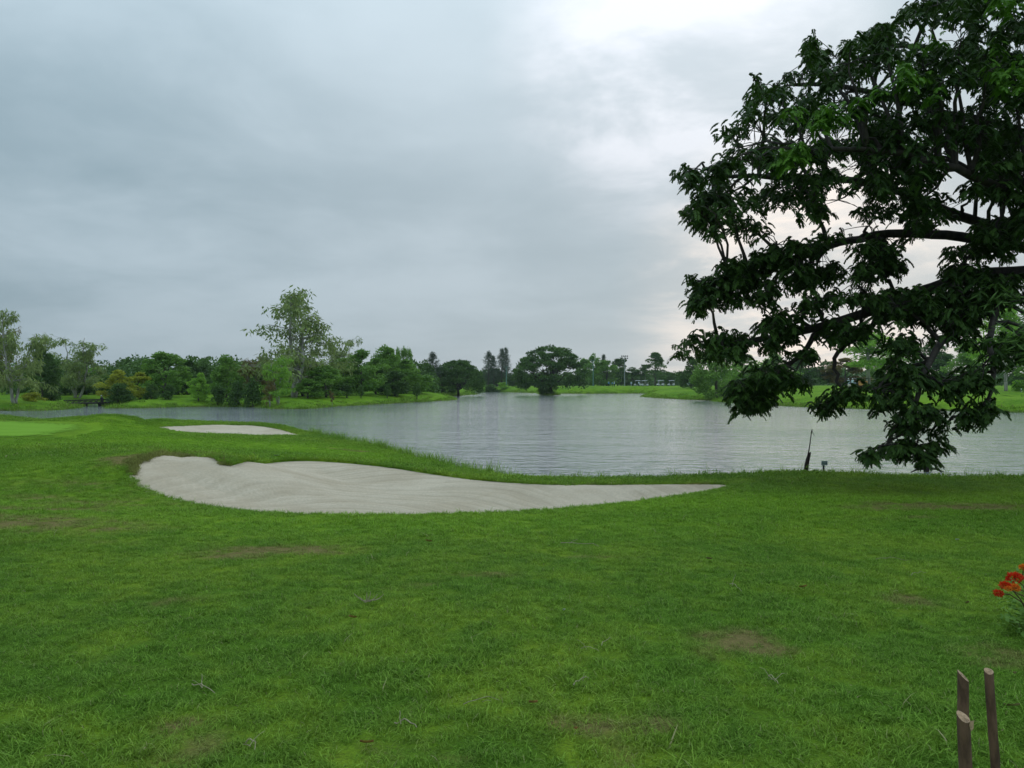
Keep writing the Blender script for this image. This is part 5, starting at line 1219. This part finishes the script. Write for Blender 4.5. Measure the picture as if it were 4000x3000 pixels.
# twigs, fallen leaves and scraps lying on the lawn
def twig(px, py, dx, dy, label, r=.004, n=1, mat='straw', lift=.022):
    r *= .75
    p = on_ground(px, py); q = on_ground(px + dx, py + dy); mb = MB(); zz0 = gz(p) + lift; o = empty('dry_twig', (p[0], p[1], zz0)); tag(o, label, 'twig', 'dry twigs on the lawn')
    e = np.array((q[0] - p[0], q[1] - p[1], gz(q) - gz(p))); mb.tube(bez((0, 0, 0), e, (0, .02, .012), 7, rg, .006), np.linspace(r, r * .5, 7), 5); mb.build('stem', M[mat], o)
    for i in range(n):
        t = rg.uniform(.2, .8); a = e * t; f = a + np.array((rg.normal() * .06, rg.normal() * .06, .02 + .03 * rg.random())); mb = MB(); mb.tube(bez(a, f, (0, 0, .008), 4, rg, .003), np.linspace(r * .6, r * .3, 4), 4); mb.build('side_shoot', M[mat], o)
twig(750, 2692, 90, 35, 'straw twig with a fork lying left of the lawn centre', .004, 2); twig(1540, 2838, 88, 22, 'straight pale twig near the bottom centre', .005, 1); twig(1810, 2765, 140, -18, 'long thin straw lying across the bottom centre lawn', .003, 1)
twig(2190, 2125, 150, 14, 'long dry stalk lying behind the middle of the lawn', .006, 1); twig(2850, 2292, 50, 28, 'short pale twig right of the lawn centre', .004, 1); twig(3000, 2650, 40, 30, 'bleached twig bunch on the right-hand lawn', .004, 4)
twig(3420, 2190, 140, 6, 'curved straw lying on the far right lawn', .003, 1); twig(3560, 2258, 60, -10, 'pale straw near the flowering shrub', .003, 0); twig(2240, 2690, 60, -26, 'bent pale twig on the lower middle lawn', .004, 1); twig(960, 2915, 35, 30, 'small forked twig at the bottom left', .004, 2)
twig(2270, 2540, 70, 12, 'thin bent straw by the dry patch', .003, 1); twig(2350, 2530, 40, -25, 'short curved straw by the dry patch', .003, 0)
p = on_ground(1433, 2362); o = empty('dry_twig', (p[0], p[1], gz(p) + .02)); tag(o, 'star-shaped bleached twig on the open lawn', 'twig', 'dry twigs on the lawn')
for a, b, c in ((-.10, 0, .06), (-.06, .02, .03), (.0, 0, .07), (.03, 0, .075), (.08, .02, .05), (.13, 0, .055), (-.03, -.03, .03)):
    mb = MB(); mb.tube(bez((0, 0, 0), (a, b, c), (0, 0, -.015), 5, rg, .003), np.linspace(.006, .002, 5), 5); mb.build('spike', M['straw'], o)
def leaf_on_lawn(px, py, s, mat, label, name='fallen_leaf', cat='leaf', grp='fallen leaves on the lawn'):
    p = on_ground(px, py); mb = MB(); q = rg.uniform(0, 6.28); V = []
    for t, ww in ((0, .05), (.25, .8), (.5, 1.0), (.75, .7), (1, .05)):
        for sgn in (-1, 0, 1): V.append(((t - .5) * s, sgn * ww * s * .28, .012 * (abs(sgn) * .8) + .25 * s * (t - .5) ** 2))
    V = [(a * math.cos(q) - b * math.sin(q), a * math.sin(q) + b * math.cos(q), c) for a, b, c in V]
    mb.add(V, [(3 * i + j, 3 * i + j + 1, 3 * i + j + 4, 3 * i + j + 3) for i in range(4) for j in range(2)]); o = mb.build(name, M[mat], None, True); o.location = (p[0], p[1], gz(p) + .04); o.rotation_euler = (R(-25), 0, 0); tag(o, label, cat, grp)
leaf_on_lawn(3137, 2312, .07, 'fallen', 'orange fallen leaf on the right-hand lawn'); leaf_on_lawn(2083, 2776, .05, 'fallen', 'small orange fallen leaf at the bottom centre'); leaf_on_lawn(1378, 2437, .07, 'fallen', 'brown crumpled leaf below the star-shaped twig')
leaf_on_lawn(3955, 2790, .07, 'fallen_tan', 'tan fallen leaf right of the three stakes'); leaf_on_lawn(3965, 2657, .045, 'fallen_tan', 'small pale fallen leaf above right of the stakes'); leaf_on_lawn(1432, 2935, .06, 'fallen', 'brown leaf at the very bottom left of centre')
leaf_on_lawn(3780, 2375, .06, 'fallen_tan', 'pale leaf on the lawn left of the flowering shrub'); leaf_on_lawn(1675, 2126, .09, 'fallen', 'brown leaf on the lawn below the large bunker'); leaf_on_lawn(2250, 2880, .05, 'fallen', 'dull brown leaf near the yellow tuft at the bottom'); leaf_on_lawn(2770, 2200, .08, 'fallen_tan', 'pinkish fallen leaf on the mid lawn')
leaf_on_lawn(2203, 2405, .04, 'paper', 'tiny white scrap on the middle lawn', 'white_scrap', 'scrap', None); leaf_on_lawn(3740, 2121, .05, 'paper', 'tiny white scrap on the far right lawn', 'white_scrap', 'scrap', None); leaf_on_lawn(1080, 1786, .16, 'paper', 'white scrap on the grass behind the large bunker', 'white_scrap', 'scrap', None)

# ------------------------------------------------------------------ thin damp haze over the lake
m, gr = new_mat('haze'); vol = gr.n('ShaderNodeVolumePrincipled', {'Color': (0.80, 0.88, 0.93, 1), 'Density': 0.00014, 'Anisotropy': 0.2})
gr.n('ShaderNodeOutputMaterial', {'Volume': vol.outputs[0]})
mb = MB(); mb.box((0, 230, 16.0), (1500, 760, 42.0)); tag(mb.build('haze', m), 'thin pale haze over the whole course', 'haze', None, 'stuff')
